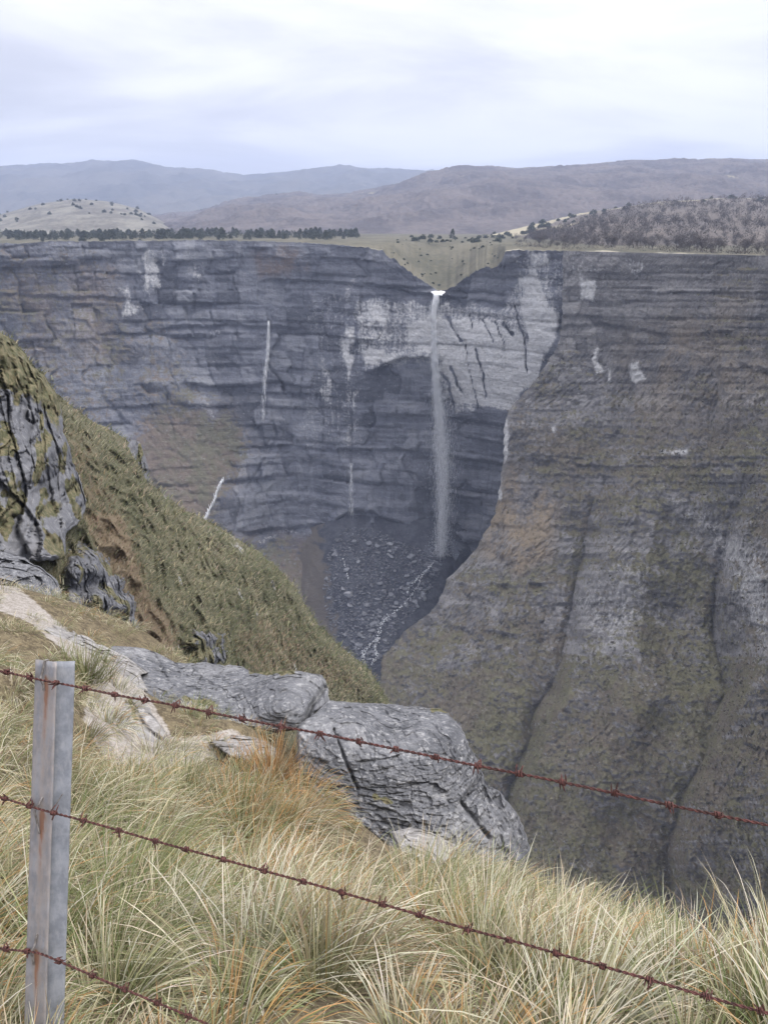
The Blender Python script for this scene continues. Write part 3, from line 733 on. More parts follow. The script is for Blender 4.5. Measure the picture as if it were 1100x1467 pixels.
def ground_at(layer, px, f):
    """point on a ridge layer at column px and fraction f from base (0) to crest (1)"""
    pxs, X, Y, Z = layer
    c = int(np.clip(np.searchsorted(pxs, px), 0, len(pxs) - 1)); r = int(round(f * (Z.shape[0] - 6)))
    return np.array([X[r, c], Y[r, c], Z[r, c]])

far = ridge('far_ridge', [(-420, 262), (-200, 250), (0, 242), (50, 239), (100, 236), (150, 234), (205, 233), (240, 240), (300, 247), (345, 254), (400, 250), (440, 246), (485, 241), (530, 243),
                          (600, 247), (700, 250), (900, 262), (1520, 270)], 6200., 3600., -10., 'far woods', 'long blue ridge on the horizon', 14., 70., nr=60, ncol=420, back=900, rough=50., seed=310)
mid = ridge('middle_ridge', [(-420, 330), (0, 322), (150, 318), (220, 312), (290, 306), (340, 294), (380, 285), (430, 281), (470, 283), (500, 281), (540, 275), (580, 263), (610, 254), (650, 246),
                             (700, 242), (740, 244), (800, 243), (850, 240), (890, 237), (940, 236), (1000, 231), (1040, 232), (1100, 235), (1300, 240), (1520, 250)], 3300., 1300., -14., 'bare wood hillside',
            'broad hill covered with leafless woods', 6.5, 17., nr=180, ncol=780, x0=-150, x1=1260, rough=26., seed=330,
            open_f=lambda p, f, X, Y: 0.9 * np.exp(-((p - 400) / 38.) ** 2) * sstep(0.80, 0.93, f) + 0.30 * sstep(0.8, 0.95, f) * sstep(560, 800, p))
palehill = ridge('pale_hill', [(-420, 345), (-120, 322), (0, 309), (30, 301), (60, 293), (110, 286), (160, 290), (200, 300), (230, 316), (260, 335), (400, 350), (1520, 350)], 2000., 1250., -14.,
                 'pale grass hill', 'pale grassy hill dotted with bushes', 2.0, 18., nr=70, rough=6., x1=480, ncol=380, seed=350)
near = ridge('grassy_hill', [(-420, 352), (560, 350), (640, 346), (700, 338), (760, 323), (830, 306), (900, 296), (940, 290), (1000, 287), (1040, 284), (1100, 286), (1300, 281), (1520, 285)], 1250., lambda p: 600 + 330 * sstep(860, 740, p), -17.5,
             'open hillside', 'hillside of dry grass and leafless woods behind the rim', 1.2, 12., nr=80, rough=5., x0=560, ncol=480, seed=370, curvy=1.2,
             open_f=lambda p, f, X, Y: 0.55 * sstep(0.80, 0.95, f) + 0.5 * sstep(860, 760, p) * sstep(0.25, 0.5, f) + 0.5 * sstep(740, 690, p))

# wide ground far below and out to the horizon
def build_ground():
    r = np.array([0, 150, 400, 900, 2000, 4000, 6000, 7000, 8000.])[:, None]; a = np.linspace(0, 2 * math.pi, 65)[:-1][None]
    X = r * np.sin(a); Y = 500 + r * np.cos(a); Z = np.full(X.shape, -380.) 
    me = mesh_of('valley_floor', np.stack([X, Y, Z], -1), grid_faces(len(r), 64, True), MATS['far woods'], {'open': np.zeros(X.shape)})
    tag(link('valley_floor', me), 'wooded valley floor far below', 'ground', kind='structure')
build_ground()

# ------------------------------------------------------------------ scree, stream, boulders at the foot of the fall
Dscree = Depth([(515, 752, 622), (480, 775, 612), (560, 770, 614), (455, 830, 596), (440, 900, 575), (640, 790, 606), (590, 800, 604), (560, 850, 572), (500, 853, 566),
                (620, 850, 585), (520, 945, 516), (600, 900, 545), (570, 900, 540), (470, 920, 545), (540, 1020, 480), (430, 1000, 510), (660, 780, 622), (700, 850, 620), (400, 800, 650)])
def build_scree():
    px, py = np.meshgrid(np.linspace(400, 720, 160), np.linspace(738, 1030, 150))
    D = Dscree(px, py)
    P = W(px, py, D)
    x, y, z = P[..., 0], P[..., 1], P[..., 2]
    D = D - 2.2 * np.abs(fbm(x / 5., y / 5., z / 5., 3, 401)) - 3.5 * fbm(x / 22., y / 22., z / 22., 3, 403) + 0.0
    cone = sstep(60, 20, np.hypot((px - 515) / 1.0, (py - 790) / 1.0))
    D = D + 1.2 * cone
    P = W(px, py, D)
    veg = np.clip(sstep(486, 444, px + 16 * noise3(px / 14., py / 14., .2, 407) - 0.15 * (py - 800)), 0, 1)
    me = mesh_of('scree', P, grid_faces(*px.shape), MATS['scree rubble'], {'veg': veg})
    tag(link('scree', me), 'dark fan of broken rock at the foot of the waterfall', 'scree', kind='structure')
    return px, py, D
SCR = build_scree()
def scree_depth(px, py):
    i = np.clip((np.asarray(py) - 738) / (1030 - 738) * 149, 0, 149).round().astype(int); j = np.clip((np.asarray(px) - 400) / 320 * 159, 0, 159).round().astype(int)
    return SCR[2][i, j]

def ico(sub=1):
    t = (1 + 5 ** .5) / 2
    V = np.array([(-1, t, 0), (1, t, 0), (-1, -t, 0), (1, -t, 0), (0, -1, t), (0, 1, t), (0, -1, -t), (0, 1, -t), (t, 0, -1), (t, 0, 1), (-t, 0, -1), (-t, 0, 1)], float)
    Fc = np.array([(0, 11, 5), (0, 5, 1), (0, 1, 7), (0, 7, 10), (0, 10, 11), (1, 5, 9), (5, 11, 4), (11, 10, 2), (10, 7, 6), (7, 1, 8), (3, 9, 4), (3, 4, 2), (3, 2, 6), (3, 6, 8), (3, 8, 9), (4, 9, 5), (2, 4, 11), (6, 2, 10), (8, 6, 7), (9, 8, 1)])
    V /= np.linalg.norm(V, axis=1)[:, None]
    for _ in range(sub):
        vs = [tuple(v) for v in V]; cache = {}; nf = []
        def mid_(a, b):
            k = (min(a, b), max(a, b))
            if k not in cache:
                m = (np.array(vs[a]) + np.array(vs[b])) / 2; vs.append(tuple(m / np.linalg.norm(m))); cache[k] = len(vs) - 1
            return cache[k]
        for a, b, c in Fc:
            ab, bc, ca = mid_(a, b), mid_(b, c), mid_(c, a)
            nf += [(a, ab, ca), (b, bc, ab), (c, ca, bc), (ab, bc, ca)]
        V, Fc = np.array(vs), np.array(nf)
    return V, Fc
ICO0, ICO1, ICO2 = ico(0), ico(1), ico(2)
def block_rock(seed, cuts=11, base=ICO2, flat=0.7):
    """faceted boulder: a ball cut by random planes"""
    r = np.random.default_rng(seed); V = base[0].copy()
    for _ in range(cuts):
        n = r.normal(size=3); n /= np.linalg.norm(n); h = r.uniform(0.34, 0.66)
        d = V @ n - h; V = V - np.where(d > 0, d, 0)[:, None] * n
    V = V * np.array([1.25, 1.0, flat]) * 0.75
    V += 0.03 * r.normal(size=V.shape)
    return V, base[1]
rng = np.random.default_rng(5)
def rock_mesh(name, V, Fc, mat):
    z = np.zeros(len(V))
    return mesh_of(name, V, Fc, MATS[mat], {'tone': z + 0.5, 'veg': z})
boulder_meshes = [rock_mesh('boulder', *block_rock(40 + i), mat) for i, mat in enumerate(['scree rock'] * 6 + ['scree pale rock'] * 3)]
def in_scree(px, py):
    lo = np.interp(py, [752, 775, 800, 850, 900, 950], [500, 478, 466, 460, 470, 500]); hi = np.interp(py, [752, 775, 800, 850, 900, 950], [530, 570, 640, 618, 575, 545])
    return (px > lo + 2) & (px < hi - 2) & (py > 756)
def place_boulder(px, py, size, mesh, label, group=None, rot=None):
    p = W(px, py, float(scree_depth(px, py)))
    o = link('boulder', mesh); o.location = p + np.array([0, 0, size * 0.12]); o.scale = (size * 0.5,) * 3
    o.rotation_euler = rot if rot else (rng.uniform(-.3, .3), rng.uniform(-.3, .3), rng.uniform(0, 6.28))
    tag(o, label, 'boulder', group)
    return o
place_boulder(501, 855, 13.0, boulder_meshes[6], 'large pale flat boulder alone in the middle of the dark scree fan', rot=(0.35, 0.1, 0.5))
o = place_boulder(652, 782, 21.0, rock_mesh('boulder', *block_rock(77, 7, ICO2, 1.25), 'scree wet rock'), 'big dark wet boulder right beside the foot of the waterfall', rot=(0.1, 0.3, 0.2)); o.location = W(654, 790, 592.)
place_boulder(588, 800, 11.0, boulder_meshes[1], 'flat grey boulder in the scree left of the foot of the waterfall', rot=(0.1, 0.0, 0.3))
cnt = 0
while cnt < 270:
    x_ = rng.uniform(458, 650); y_ = rng.uniform(758, 946)
    if not in_scree(x_, y_): continue
    wgt = 0.22 + 0.78 * sstep(46, 8, abs((x_ - 568) + (y_ - 870) * 0.75))
    if rng.random() > wgt: continue
    sz = 2.8 + 6.2 * rng.random() ** 2.2
    bi = int(rng.integers(0, 9)) if rng.random() < .8 else int(rng.integers(0, 6))
    if bi > 5 and sz > 5: bi -= 5
    place_boulder(x_, y_, sz, boulder_meshes[bi], ('pale grey' if bi > 5 else 'dark grey') + (' large' if sz > 6 else ' small') + ' boulder lying among the rubble below the waterfall', ('pale' if bi > 5 else 'dark') + (' large' if sz > 6 else ' small') + ' boulders on the scree')
    cnt += 1
def rubble():
    base = [block_rock(140 + i, 4, ICO0) for i in range(8)]; parts = []
    n = 0
    while n < 3600:
        x_ = rng.uniform(456, 656); y_ = rng.uniform(750, 960)
        if not in_scree(x_, y_): continue
        p = W(x_, y_, float(scree_depth(x_, y_))); s = 0.8 + 2.6 * rng.random() ** 1.8
        V, Fc = base[n % 8]; a = rng.uniform(0, 6.28); R = np.array([[math.cos(a), -math.sin(a), 0], [math.sin(a), math.cos(a), 0], [0, 0, 1]])
        parts.append((V * s * 0.6 @ R.T + p + [0, 0, s * 0.1], Fc)); n += 1
    V, fs = join(parts)
    me = mesh_of('rubble', V, fs, MATS['scree small rock'], {'tone': np.full(len(V), .45), 'veg': np.zeros(len(V))})
    tag(link('rubble', me), 'loose small stones covering the dark scree fan', 'rubble', kind='stuff')
rubble()

def strands(center, width, y0, y1, Ds, n, seed, lens=(5, 18), wid=(0.18, 0.5), dens=lambda t: 1.0, spread=1.0):
    """falling water as thousands of thin drops and threads; center / width are functions of the row"""
    r = np.random.default_rng(seed); rows = []
    while len(rows) < n:
        y = y0 + (y1 - y0) * r.random(n); k = r.random(n) < dens((y - y0) / (y1 - y0))
        rows += list(y[k])
    y = np.array(rows[:n])
    off = np.clip(r.normal(size=n) * 0.25, -.9, .9)
    px = center(y) + off * width(y)
    D = Ds(y) + r.normal(size=n) * width(y) * 0.35 * 0.56
    L = r.uniform(*lens, n); Wd = r.uniform(*wid, n)
    P = W(px, y, D); P2 = P.copy(); P2[:, 2] -= L; P2[:, 0] += r.normal(size=n) * 0.05 * L
    a = r.uniform(0, math.pi, n); sx = np.stack([np.cos(a), np.sin(a), 0 * a], -1) * Wd[:, None] * 0.5
    mid_ = P * 0.6 + P2 * 0.4; sy = np.stack([-np.sin(a), np.cos(a), 0 * a], -1) * Wd[:, None] * 0.5
    V = np.stack([P, mid_ + sx, mid_ + sy, mid_ - sx, mid_ - sy, P2], 1).reshape(-1, 3)
    b = np.arange(n)[:, None] * 6
    t = np.array([(0, 1, 2), (0, 2, 3), (0, 3, 4), (0, 4, 1), (5, 2, 1), (5, 3, 2), (5, 4, 3), (5, 1, 4)])
    return V, (b[:, :, None] + t[None]).reshape(-1, 3)
def water_thing(name, label, loc):
    e = bpy.data.objects.new(name, None); col.objects.link(e); e.location = loc; tag(e, label, 'waterfall'); return e
def water_part(name, V, fs, root):
    me = mesh_of(name, V - np.array(root.location), fs, MATS['falling water']); link(name, me, root)
fall = water_thing('waterfall', 'tall white waterfall dropping from the notch in the rim', tuple(W(632, 795, 606.)))
cX = curve([(412, 627), (420, 625), (430, 622.5), (445, 621), (500, 622), (540, 624.5), (600, 630), (680, 634.5), (740, 633.5), (800, 631)])
wX = curve([(412, 22), (420, 18), (430, 13), (445, 10.5), (500, 8.5), (540, 11), (600, 16), (650, 21), (700, 20), (740, 15), (800, 11)])
dF = curve([(410, 611), (420, 608), (500, 604), (800, 600)])
water_part('water_column', *strands(cX, wX, 424, 792, dF, 7500, 1, (3, 11), (0.05, 0.15), lambda t: np.where(t < .22, .3, np.clip(1.15 - 0.8 * t, 0.28, 1))), fall)
water_part('water_jet', *strands(lambda y: np.where((np.arange(len(y)) % 2) > 0, cX(y) - 1.7, cX(y) + 1.7), lambda y: wX(y) * 0.22, 419, 620, dF, 5200, 2, (3, 10), (0.10, 0.26), lambda t: np.clip(1.1 - t, 0, 1)), fall)
water_part('spray', *strands(lambda y: cX(y) + 2, lambda y: wX(y) * 1.9, 560, 790, dF, 5200, 3, (1.5, 5), (0.04, 0.11), lambda t: 1 - 0.5 * abs(t - .4)), fall)
water_part('base_mist', *strands(lambda y: 632 + 0 * y, lambda y: np.interp(y, [740, 795], [14, 46]), 735, 797, lambda y: 598 + 0 * y, 2600, 7, (0.4, 1.6), (0.05, 0.14), lambda t: 0.15 + 0.85 * t ** 2), fall)
def lip_water():
    xs = np.linspace(616, 639, 26); parts = []
    rows = np.array([[413.5, 634], [415.5, 619], [418.5, 610], [421.5, 608.6], [427, 608.0]])
    px = np.repeat(xs[None], 5, 0); px = 627 + (px - 627) * np.array([0.6, 0.95, 0.8, 0.6, 0.5])[:, None]
    py = 417.5 + (rows[:, :1] - 417) * .5 + 0.8 * noise3(xs[None] / 3., rows[:, :1], 0.2, 9); py = py + 1.4 * sstep(0.5, 1, np.abs(xs - 627) / 16)[None]
    P = W(px, py, rows[:, 1:] + 0 * px)
    back_ = P + np.array([0, 0.8, -0.5])
    V = np.concatenate([P.reshape(-1, 3), back_.reshape(-1, 3)])
    f = grid_faces(5, 26); return V, [f, f[:, ::-1] + 130]
water_part('water_lip', *lip_water(), fall)
sf = water_thing('waterfall', 'thin white trickle falling down the grey wall left of the main waterfall', tuple(W(376, 600, 640.)))
water_part('water_thread', *strands(curve([(455, 385), (500, 383.5), (530, 380), (560, 378), (605, 376)]), curve([(455, 2.5), (500, 4.5), (530, 7), (605, 6)]), 458, 600,
                                    lambda y: 636 + 0 * y, 900, 4, (3, 9), (0.06, 0.17), lambda t: np.clip(1.3 - 1.6 * t, 0.12, 1)), sf)
sf = water_thing('waterfall', 'faint veil of water in front of the wall above the scree cone', tuple(W(503, 730, 612.)))
water_part('water_thread', *strands(curve([(660, 503), (735, 503)]), curve([(660, 4), (735, 9)]), 662, 735, lambda y: 612 + 0 * y, 420, 5, (2, 7), (0.05, 0.14)), sf)
sf = water_thing('waterfall', 'short slanting white cascade in a brown gully of the left wall', tuple(W(293, 742, 600.)))
water_part('water_thread', *strands(curve([(682, 320), (700, 311), (712, 308), (725, 301), (742, 293)]), lambda y: 4.0 + 0 * y, 682, 742, curve([(682, 612), (742, 596)]), 200, 6, (2, 6), (0.3, 0.7)), sf)
def stream():
    parts = []
    for ln, wd in (([(556, 884), (548, 893), (543, 902), (541, 915), (536, 926), (540, 938), (534, 950)], 2.6), ([(541, 915), (528, 925), (520, 936), (522, 946)], 2.0),
                   ([(622, 806), (612, 816), (606, 822), (595, 830), (585, 842), (583, 850)], 1.5), ([(606, 822), (600, 836), (590, 852), (576, 868), (560, 880)], 1.3), ([(492, 800), (496, 818), (500, 832)], 0.8)):
        a = np.array(ln, float); t = np.linspace(0, len(a) - 1, 40); X = np.interp(t, range(len(a)), a[:, 0]) + 1.5 * noise3(t * 2.3, .2, .1, 7); Y = np.interp(t, range(len(a)), a[:, 1])
        D = scree_depth(X, Y) - 2.2
        r_ = np.random.default_rng(int(wd * 100)); m = int(len(a) * 26 * wd / 2)
        k = r_.integers(0, 40, m); jx = X[k] + r_.normal(size=m) * wd * .55; jy = Y[k] + r_.normal(size=m) * wd * .7; dd = D[k]
        c_ = W(jx, jy, dd); L_ = r_.uniform(.25, 1.1, m)[:, None]; n_ = r_.normal(size=(m, 3)) * [.5, .3, .35]
        q = np.stack([c_ - L_ * [.35, 0, -.25], c_ + L_ * [.5, 0, .3] + n_ * .4, c_ + L_ * [0, -.3, -.9] + n_ * .4, c_ + L_ * [0, .8, -.5]], 1).reshape(-1, 3)
        parts.append((q, (np.arange(m)[:, None, None] * 4 + np.array([(0, 1, 2), (0, 3, 1), (1, 3, 2), (2, 3, 0)])[None]).reshape(-1, 3)))
    V, fs = join(parts)
    tag(link('stream', mesh_of('stream', V, fs, MATS['falling water'])), 'white stream running down between the boulders', 'stream', kind='structure')
stream()

# ------------------------------------------------------------------ grassy hillside on the left with its crags
crest = curve([(-260, 290), (-120, 380), (0, 474), (20, 486), (40, 510), (60, 535), (80, 562), (95, 577), (130, 600), (160, 618), (180, 630), (190, 638), (212, 690), (240, 712), (270, 733), (300, 748), (340, 770), (370, 790),
               (400, 815), (420, 838), (435, 862), (455, 893), (480, 918), (505, 940), (530, 962), (545, 985), (558, 1006), (600, 1075)])
Dhill = Depth([(-200, 330, 38), (0, 475, 55), (50, 520, 60), (95, 575, 78), (190, 645, 92), (300, 748, 106), (400, 815, 120), (450, 890, 129), (530, 962, 140), (560, 1005, 146), (0, 560, 52), (60, 620, 58),
               (130, 660, 72), (150, 720, 68), (200, 800, 64), (180, 900, 56), (250, 930, 60), (350, 930, 82), (450, 960, 112), (300, 850, 80), (200, 700, 80), (0, 850, 40), (100, 900, 48), (0, 1000, 32), (500, 1020, 122),
               (300, 1030, 60), (-200, 800, 30), (100, 1080, 40), (590, 1340, 138), (300, 1340, 66), (0, 1340, 34), (-200, 1340, 28)])
HILL = {}
def build_hill():
    pxc = np.concatenate([np.linspace(-260, -10, 60), np.linspace(-8, 592, 290)])[None]; nr = 250
    s = np.linspace(0, 1, nr)[:, None]
    cr = crest(pxc) + 4.0 * noise3(pxc / 18., .2, .1, 501) + 2.2 * noise3(pxc / 5., .2, .1, 502)
    py = cr + (1090 - cr) * np.minimum(s / 0.88, 1) + 260 * np.maximum(s - 0.88, 0) / 0.12; px = pxc + 0 * py
    D = Dhill(px, py)
    P = W(px, py, D); x, y, z = P[..., 0], P[..., 1], P[..., 2]
    edge = (1 - sstep(0, 26, py - cr)); D = D + 0.06 * D * edge ** 2
    lumps = 1.3 - 2.2 * np.abs(noise3(x / 2.2, y / 3.6, z / 1.7, 505)) + 0.5 * np.abs(noise3(x / 0.9, y / 1.5, z / 0.8, 506))
    D = D - 1.6 * lumps - 2.0 * fbm(x / 12., y / 16., z / 12., 3, 507)
    P = W(px, py, D)
    w1 = px + 18 * noise3(x / 6., z / 6., .3, 511); w2 = py + 18 * noise3(x / 6., z / 6., 3.3, 512)
    warm = np.maximum.reduce([soft_poly(w1, w2, [(120, 740), (165, 730), (200, 800), (240, 870), (260, 940), (190, 930), (150, 820)], 14),
                              0.5 * soft_poly(w1, w2, [(330, 880), (400, 890), (460, 930), (520, 990), (400, 990), (320, 930)], 16),
                              0.55 * soft_poly(w1, w2, [(95, 600), (140, 640), (170, 760), (120, 740)], 14)])
    bare = (0.55 * sstep(0.60, 0.8, fbm(x / 5., y / 5., z / 5., 3, 515) + 0.35))
    back_k = np.arange(10, 0, -1)[:, None]
    Pb = W(np.repeat(px[:1], 10, 0), py[:1] + back_k * 3.0, D[:1] + back_k ** 1.4 * 1.8)
    z0 = lambda a: np.concatenate([np.repeat(a[:1], 10, 0), a], 0)
    me = mesh_of('hillside', np.concatenate([Pb, P], 0), grid_faces(nr + 10, px.shape[1]), MATS['hillside turf'], {'warm': z0(warm), 'bare': z0(bare)})
    tag(link('hillside', me), 'steep grassy spur falling from the left into the gorge', 'hillside', kind='structure')
    HILL.update(px=px, py=py, P=P, warm=warm, bare=bare)
build_hill()

def blades(roots, az, L, lean, curl, wid, cbase, ctip, K=4, twist=0.6, seed=0):
    """grass blades as tapering curved ribbons; returns verts, faces, colours"""
    n = len(roots); r = np.random.default_rng(seed)
    dh = np.stack([np.cos(az), np.sin(az), 0 * az], -1)
    wa = az + math.pi / 2 + r.uniform(-twist, twist, n)
    wv = np.stack([np.cos(wa), np.sin(wa), 0 * wa], -1)
    pts, p = [roots], roots
    for k in range(K):
        ph = lean + curl * (k + 0.5) / K
        p = p + (L / K)[:, None] * (np.sin(ph)[:, None] * dh + np.cos(ph)[:, None] * np.array([0, 0, 1.]))
        pts.append(p)
    V, Cc = [], []
    for k in range(K):
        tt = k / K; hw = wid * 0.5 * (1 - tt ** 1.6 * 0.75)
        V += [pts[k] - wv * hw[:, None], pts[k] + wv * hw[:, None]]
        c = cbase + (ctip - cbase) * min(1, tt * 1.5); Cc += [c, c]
    V.append(pts[K]); Cc.append(ctip)
    nv = 2 * K + 1
    V = np.stack(V, 1).reshape(-1, 3); Cc = np.stack(Cc, 1).reshape(-1, 3)
    t = []
    for k in range(K - 1): t += [(2 * k, 2 * k + 1, 2 * k + 3), (2 * k, 2 * k + 3, 2 * k + 2)]
    t.append((2 * K - 2, 2 * K - 1, 2 * K))
    Fc = (np.arange(n)[:, None, None] * nv + np.array(t)[None]).reshape(-1, 3)
    return V, Fc, Cc
def vary(base, n, r, amt=0.25):
    return np.array(base)[None] * (1 + amt * (r.random((n, 1)) * 2 - 1)) * (1 + 0.10 * (r.random((n, 3)) * 2 - 1))

def hill_grass():
    r = np.random.default_rng(61); P = HILL['P'].reshape(-1, 3); warm = HILL['warm'].ravel(); bare = HILL['bare'].ravel()
    px = HILL['px'].ravel(); py = HILL['py'].ravel()
    ok = (px > -40) & (py < 1040) & (bare < 0.5)
    idx = r.choice(np.flatnonzero(ok), 44000)
    root = P[idx] + r.normal(size=(len(idx), 3)) * [0.25, 0.25, 0.05]
    n = len(idx); d = root[:, 1]
    clump = noise3(root[:, 0] / 1.6, root[:, 1] / 1.6, root[:, 2] / 1.6, 63)
    L = (0.35 + 0.45 * r.random(n)) * (1 + 0.5 * clump) * np.clip(d / 70, 0.8, 1.35)
    az = 0.35 + r.normal(size=n) * 0.7
    g = vary((0.135, 0.140, 0.075), n, r, 0.45); s_ = vary((0.33, 0.295, 0.195), n, r, 0.3); b_ = vary((0.235, 0.18, 0.122), n, r, 0.4)
    pick = r.random(n); big = fbm(root[:, 0] / 14., root[:, 1] / 14., root[:, 2] / 14., 3, 65)
    tip = np.where((pick < 0.32 + 0.9 * big + 0.5 * clump)[:, None], s_, g); tip = np.where((r.random(n) < warm[idx] * 0.8)[:, None], b_, tip)
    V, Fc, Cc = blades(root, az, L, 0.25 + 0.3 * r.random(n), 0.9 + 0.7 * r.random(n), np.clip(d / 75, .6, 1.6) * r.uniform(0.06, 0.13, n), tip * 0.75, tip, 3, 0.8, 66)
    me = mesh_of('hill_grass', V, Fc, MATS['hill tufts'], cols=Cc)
    tag(link('hill_grass', me), 'windswept green and straw tussock grass covering the left hillside', 'grass', kind='stuff')
hill_grass()

def outline_rock(name, poly, depth, thick, mat, label, cat='rock', nphi=300, nrad=90, rag=3.0, lam=0.12, amp=0.05, big=0.12, bigs=0.8, vert=False, vegf=None, round_=0.12, roundd=0.5, center=None, seed=600, cracks=(), dip=0.0, embed=0.0):
    """rock traced at its own distance: front relief from a depth surface, rounded over at the outline and closed behind"""
    nphi, nrad = int(nphi * .78), int(nrad * .78) + 6
    p = np.asarray(poly, float); c = np.array(center) if center else p.mean(0)
    q = np.vstack([p, p[:1]]); sl = np.r_[0, np.cumsum(np.hypot(*np.diff(q, axis=0).T))]
    t = np.linspace(0, sl[-1], nphi, endpoint=False)
    bx = np.interp(t, sl, q[:, 0]); by = np.interp(t, sl, q[:, 1])
    th = t / sl[-1] * 2 * math.pi; kk = sl[-1] / 2 / math.pi
    jit = rag * (noise3(np.cos(th) * kk / 22., np.sin(th) * kk / 22., .3, seed) + 0.6 * noise3(np.cos(th) * kk / 7., np.sin(th) * kk / 7., .9, seed + 1))
    dx, dy = bx - c[0], by - c[1]; ln = np.hypot(dx, dy) + 1e-6
    bx = bx + dx / ln * jit; by = by + dy / ln * jit
    r = np.concatenate([np.linspace(0.0, 1 - round_, nrad - 26), 1 - round_ * (1 - np.linspace(0, 1, 27)[1:]) ** 1.6])[:, None]
    px = c[0] + (bx - c[0])[None] * r; py = c[1] + (by - c[1])[None] * r
    DD = Depth(depth) if not callable(depth) else depth
    D = DD(px, py)
    e = np.clip((r - (1 - round_)) / round_, 0, 1)
    D = D + roundd * (1 - np.sqrt(np.maximum(0, 1 - e ** 2)))
    if embed: D = D - embed * (1 - r ** 3) * (0.75 + 0.5 * noise3(px / 26., py / 26., .4, seed + 60)) + 1.6
    P = W(px, py, D); x, y, z = P[..., 0], P[..., 1], P[..., 2]
    zz = z + dip * x + 0.6 * lam * fbm(x / bigs, y / bigs, z / bigs, 3, seed + 3)
    sd = np.full(x.shape, seed); d = 0; tone = 0
    if vert:
        for o_, (lm, am) in enumerate(((lam, amp), (lam * .42, amp * .55), (lam * 2.3, amp * 1.0))):
            a = x + 0.5 * y + 0.9 * lm * noise3(x / lm / 3, z / lm / 3, y / lm / 3, seed + 4 + o_)
            i = np.floor(a / lm); fx = a / lm - i; zz_ = z / (lm * 1.9) + hf(i, sd) * 5 + .5 * noise3(a / lm, z / lm, .3, seed + 7); j = np.floor(zz_); fz = zz_ - j
            d = d - am * ((hf(i, sd + 1) - .5) * 1.6 + (hf(i, j, sd + 2) - .5) + (hf(i, j, sd + 3) - .5) * 1.4 * (fx - .5) + (hf(i, j, sd + 4) - .6) * 1.4 * (fz - .5))
            d = d + am * ((.6 if o_ < 2 else .25) * np.maximum(1 - np.minimum(fx, 1 - fx) / .10, 0) * (hf(i, j, sd + 5) > .3) + .5 * np.maximum(1 - np.minimum(fz, 1 - fz) / .08, 0) * (hf(i, j, sd + 6) > .4))
            tone = tone + hf(i, j, sd + 8) / 3
    else:
        for o_, (lm, am) in enumerate(((lam, amp), (lam * .4, amp * .55), (lam * 3.1, amp * .9))):
            zi = zz / lm + 0.7 * noise3(x / lm / 7, y / lm / 7, z / lm * .5, seed + 10 + o_); i = np.floor(zi); fz = zi - i
            xb = (x + .4 * y) / (lm * 2.3) + hf(i, sd + o_) * 9 + .8 * noise3(x / lm / 2, z / lm / 1.2, .1, seed + o_); j = np.floor(xb); fx = xb - j
            d = d - am * ((hf(i, j, sd + 20 + o_) - .5) * 1.6 + (hf(i, j, sd + 24 + o_) - .5) * 1.2 * (fx - .5) + (hf(i, j, sd + 27 + o_) - .7) * 1.2 * (fz - .5))
            d = d + am * .55 * np.maximum(1 - np.minimum(fz, 1 - fz) / .16, 0) * (hf(i, np.floor(xb / 2), sd + 30 + o_) > .58)
            tone = tone + hf(i, j, sd + 33 + o_) / 3
    d = d + big * fbm(x / bigs, y / bigs, z / bigs, 4, seed + 40) + 1.1 * amp * fbm(x / lam * .8, y / lam * .8, z / lam * 1.6, 4, seed + 44)
    for cl, wd, am in cracks:
        dd, _ = line_d(px + 1.5 * noise3(px / 12., py / 12., .2, seed + 50), py, cl); k = np.exp(-(dd / wd) ** 2); d = d + 1.8 * am * k
    D = D + d * (1 - 0.6 * e ** 3)
    veg = np.zeros(px.shape) if vegf is None else vegf(px, py, x, y, z)
    rings = [(1.0, .25), (0.97, .5), (0.85, .8), (0.5, 1.0), (0.05, 1.05)]
    bp = np.array([k for k, _ in rings])[:, None]; bd = np.array([k for _, k in rings])[:, None]
    PX = np.concatenate([px, c[0] + (bx - c[0])[None] * bp]); PY = np.concatenate([py, c[1] + (by - c[1])[None] * bp]); D_ = np.concatenate([D, D[-1:] + thick * bd])
    z0 = lambda a: np.concatenate([a, np.repeat(a[-1:], len(rings), 0)])
    V = W(PX, PY, D_); base = V.reshape(-1, 3)[:, :].mean(0); base = np.array([base[0], base[1], V[..., 2].min()])
    me = mesh_of(name, V - base, grid_faces(V.shape[0], nphi, True), MATS[mat], {'tone': z0(tone), 'veg': z0(veg)})
    ob = link(name, me); ob.location = base
    tag(ob, label, cat)
    return ob, DD

crag_veg = lambda s, lo, hi: (lambda px, py, x, y, z: np.clip(sstep(lo, hi, fbm(x / 5., y / 5., z / 4., 4, s)), 0, 1))
def cragA_veg(px, py, x, y, z):
    v = sstep(0.0, 0.22, fbm(x / 3.2, y / 3.2, z / 2.0, 4, 703) + 0.04)
    return np.maximum(v * 0.9, sstep(75, 35, py - crest(px)) * 0.75 * sstep(98, 80, px) + 0.9 * np.exp(-((px - 75) / 16.) ** 2 - ((py - 728) / 16.) ** 2))
outline_rock('crag', [(-190, 350), (-120, 385), (-50, 440), (0, 480), (22, 492), (45, 520), (66, 545), (88, 580), (94, 620), (102, 650), (118, 690), (123, 718), (117, 745), (98, 765), (90, 800), (40, 805), (0, 800), (-190, 820)],
             [(-190, 400, 36), (0, 490, 49), (60, 550, 52), (95, 620, 53), (120, 720, 52), (0, 600, 45), (60, 650, 47), (0, 700, 41), (60, 740, 44), (0, 790, 37), (90, 790, 43), (-190, 800, 30)],
             14., 'crag rock', 'tall grey crag with grassy ledges at the left edge above the hillside', 'rock', 420, 150, 5.0, 1.4, 0.75, 1.6, 4.0, True, cragA_veg, 0.06, 1.0, (-20, 640), 700)
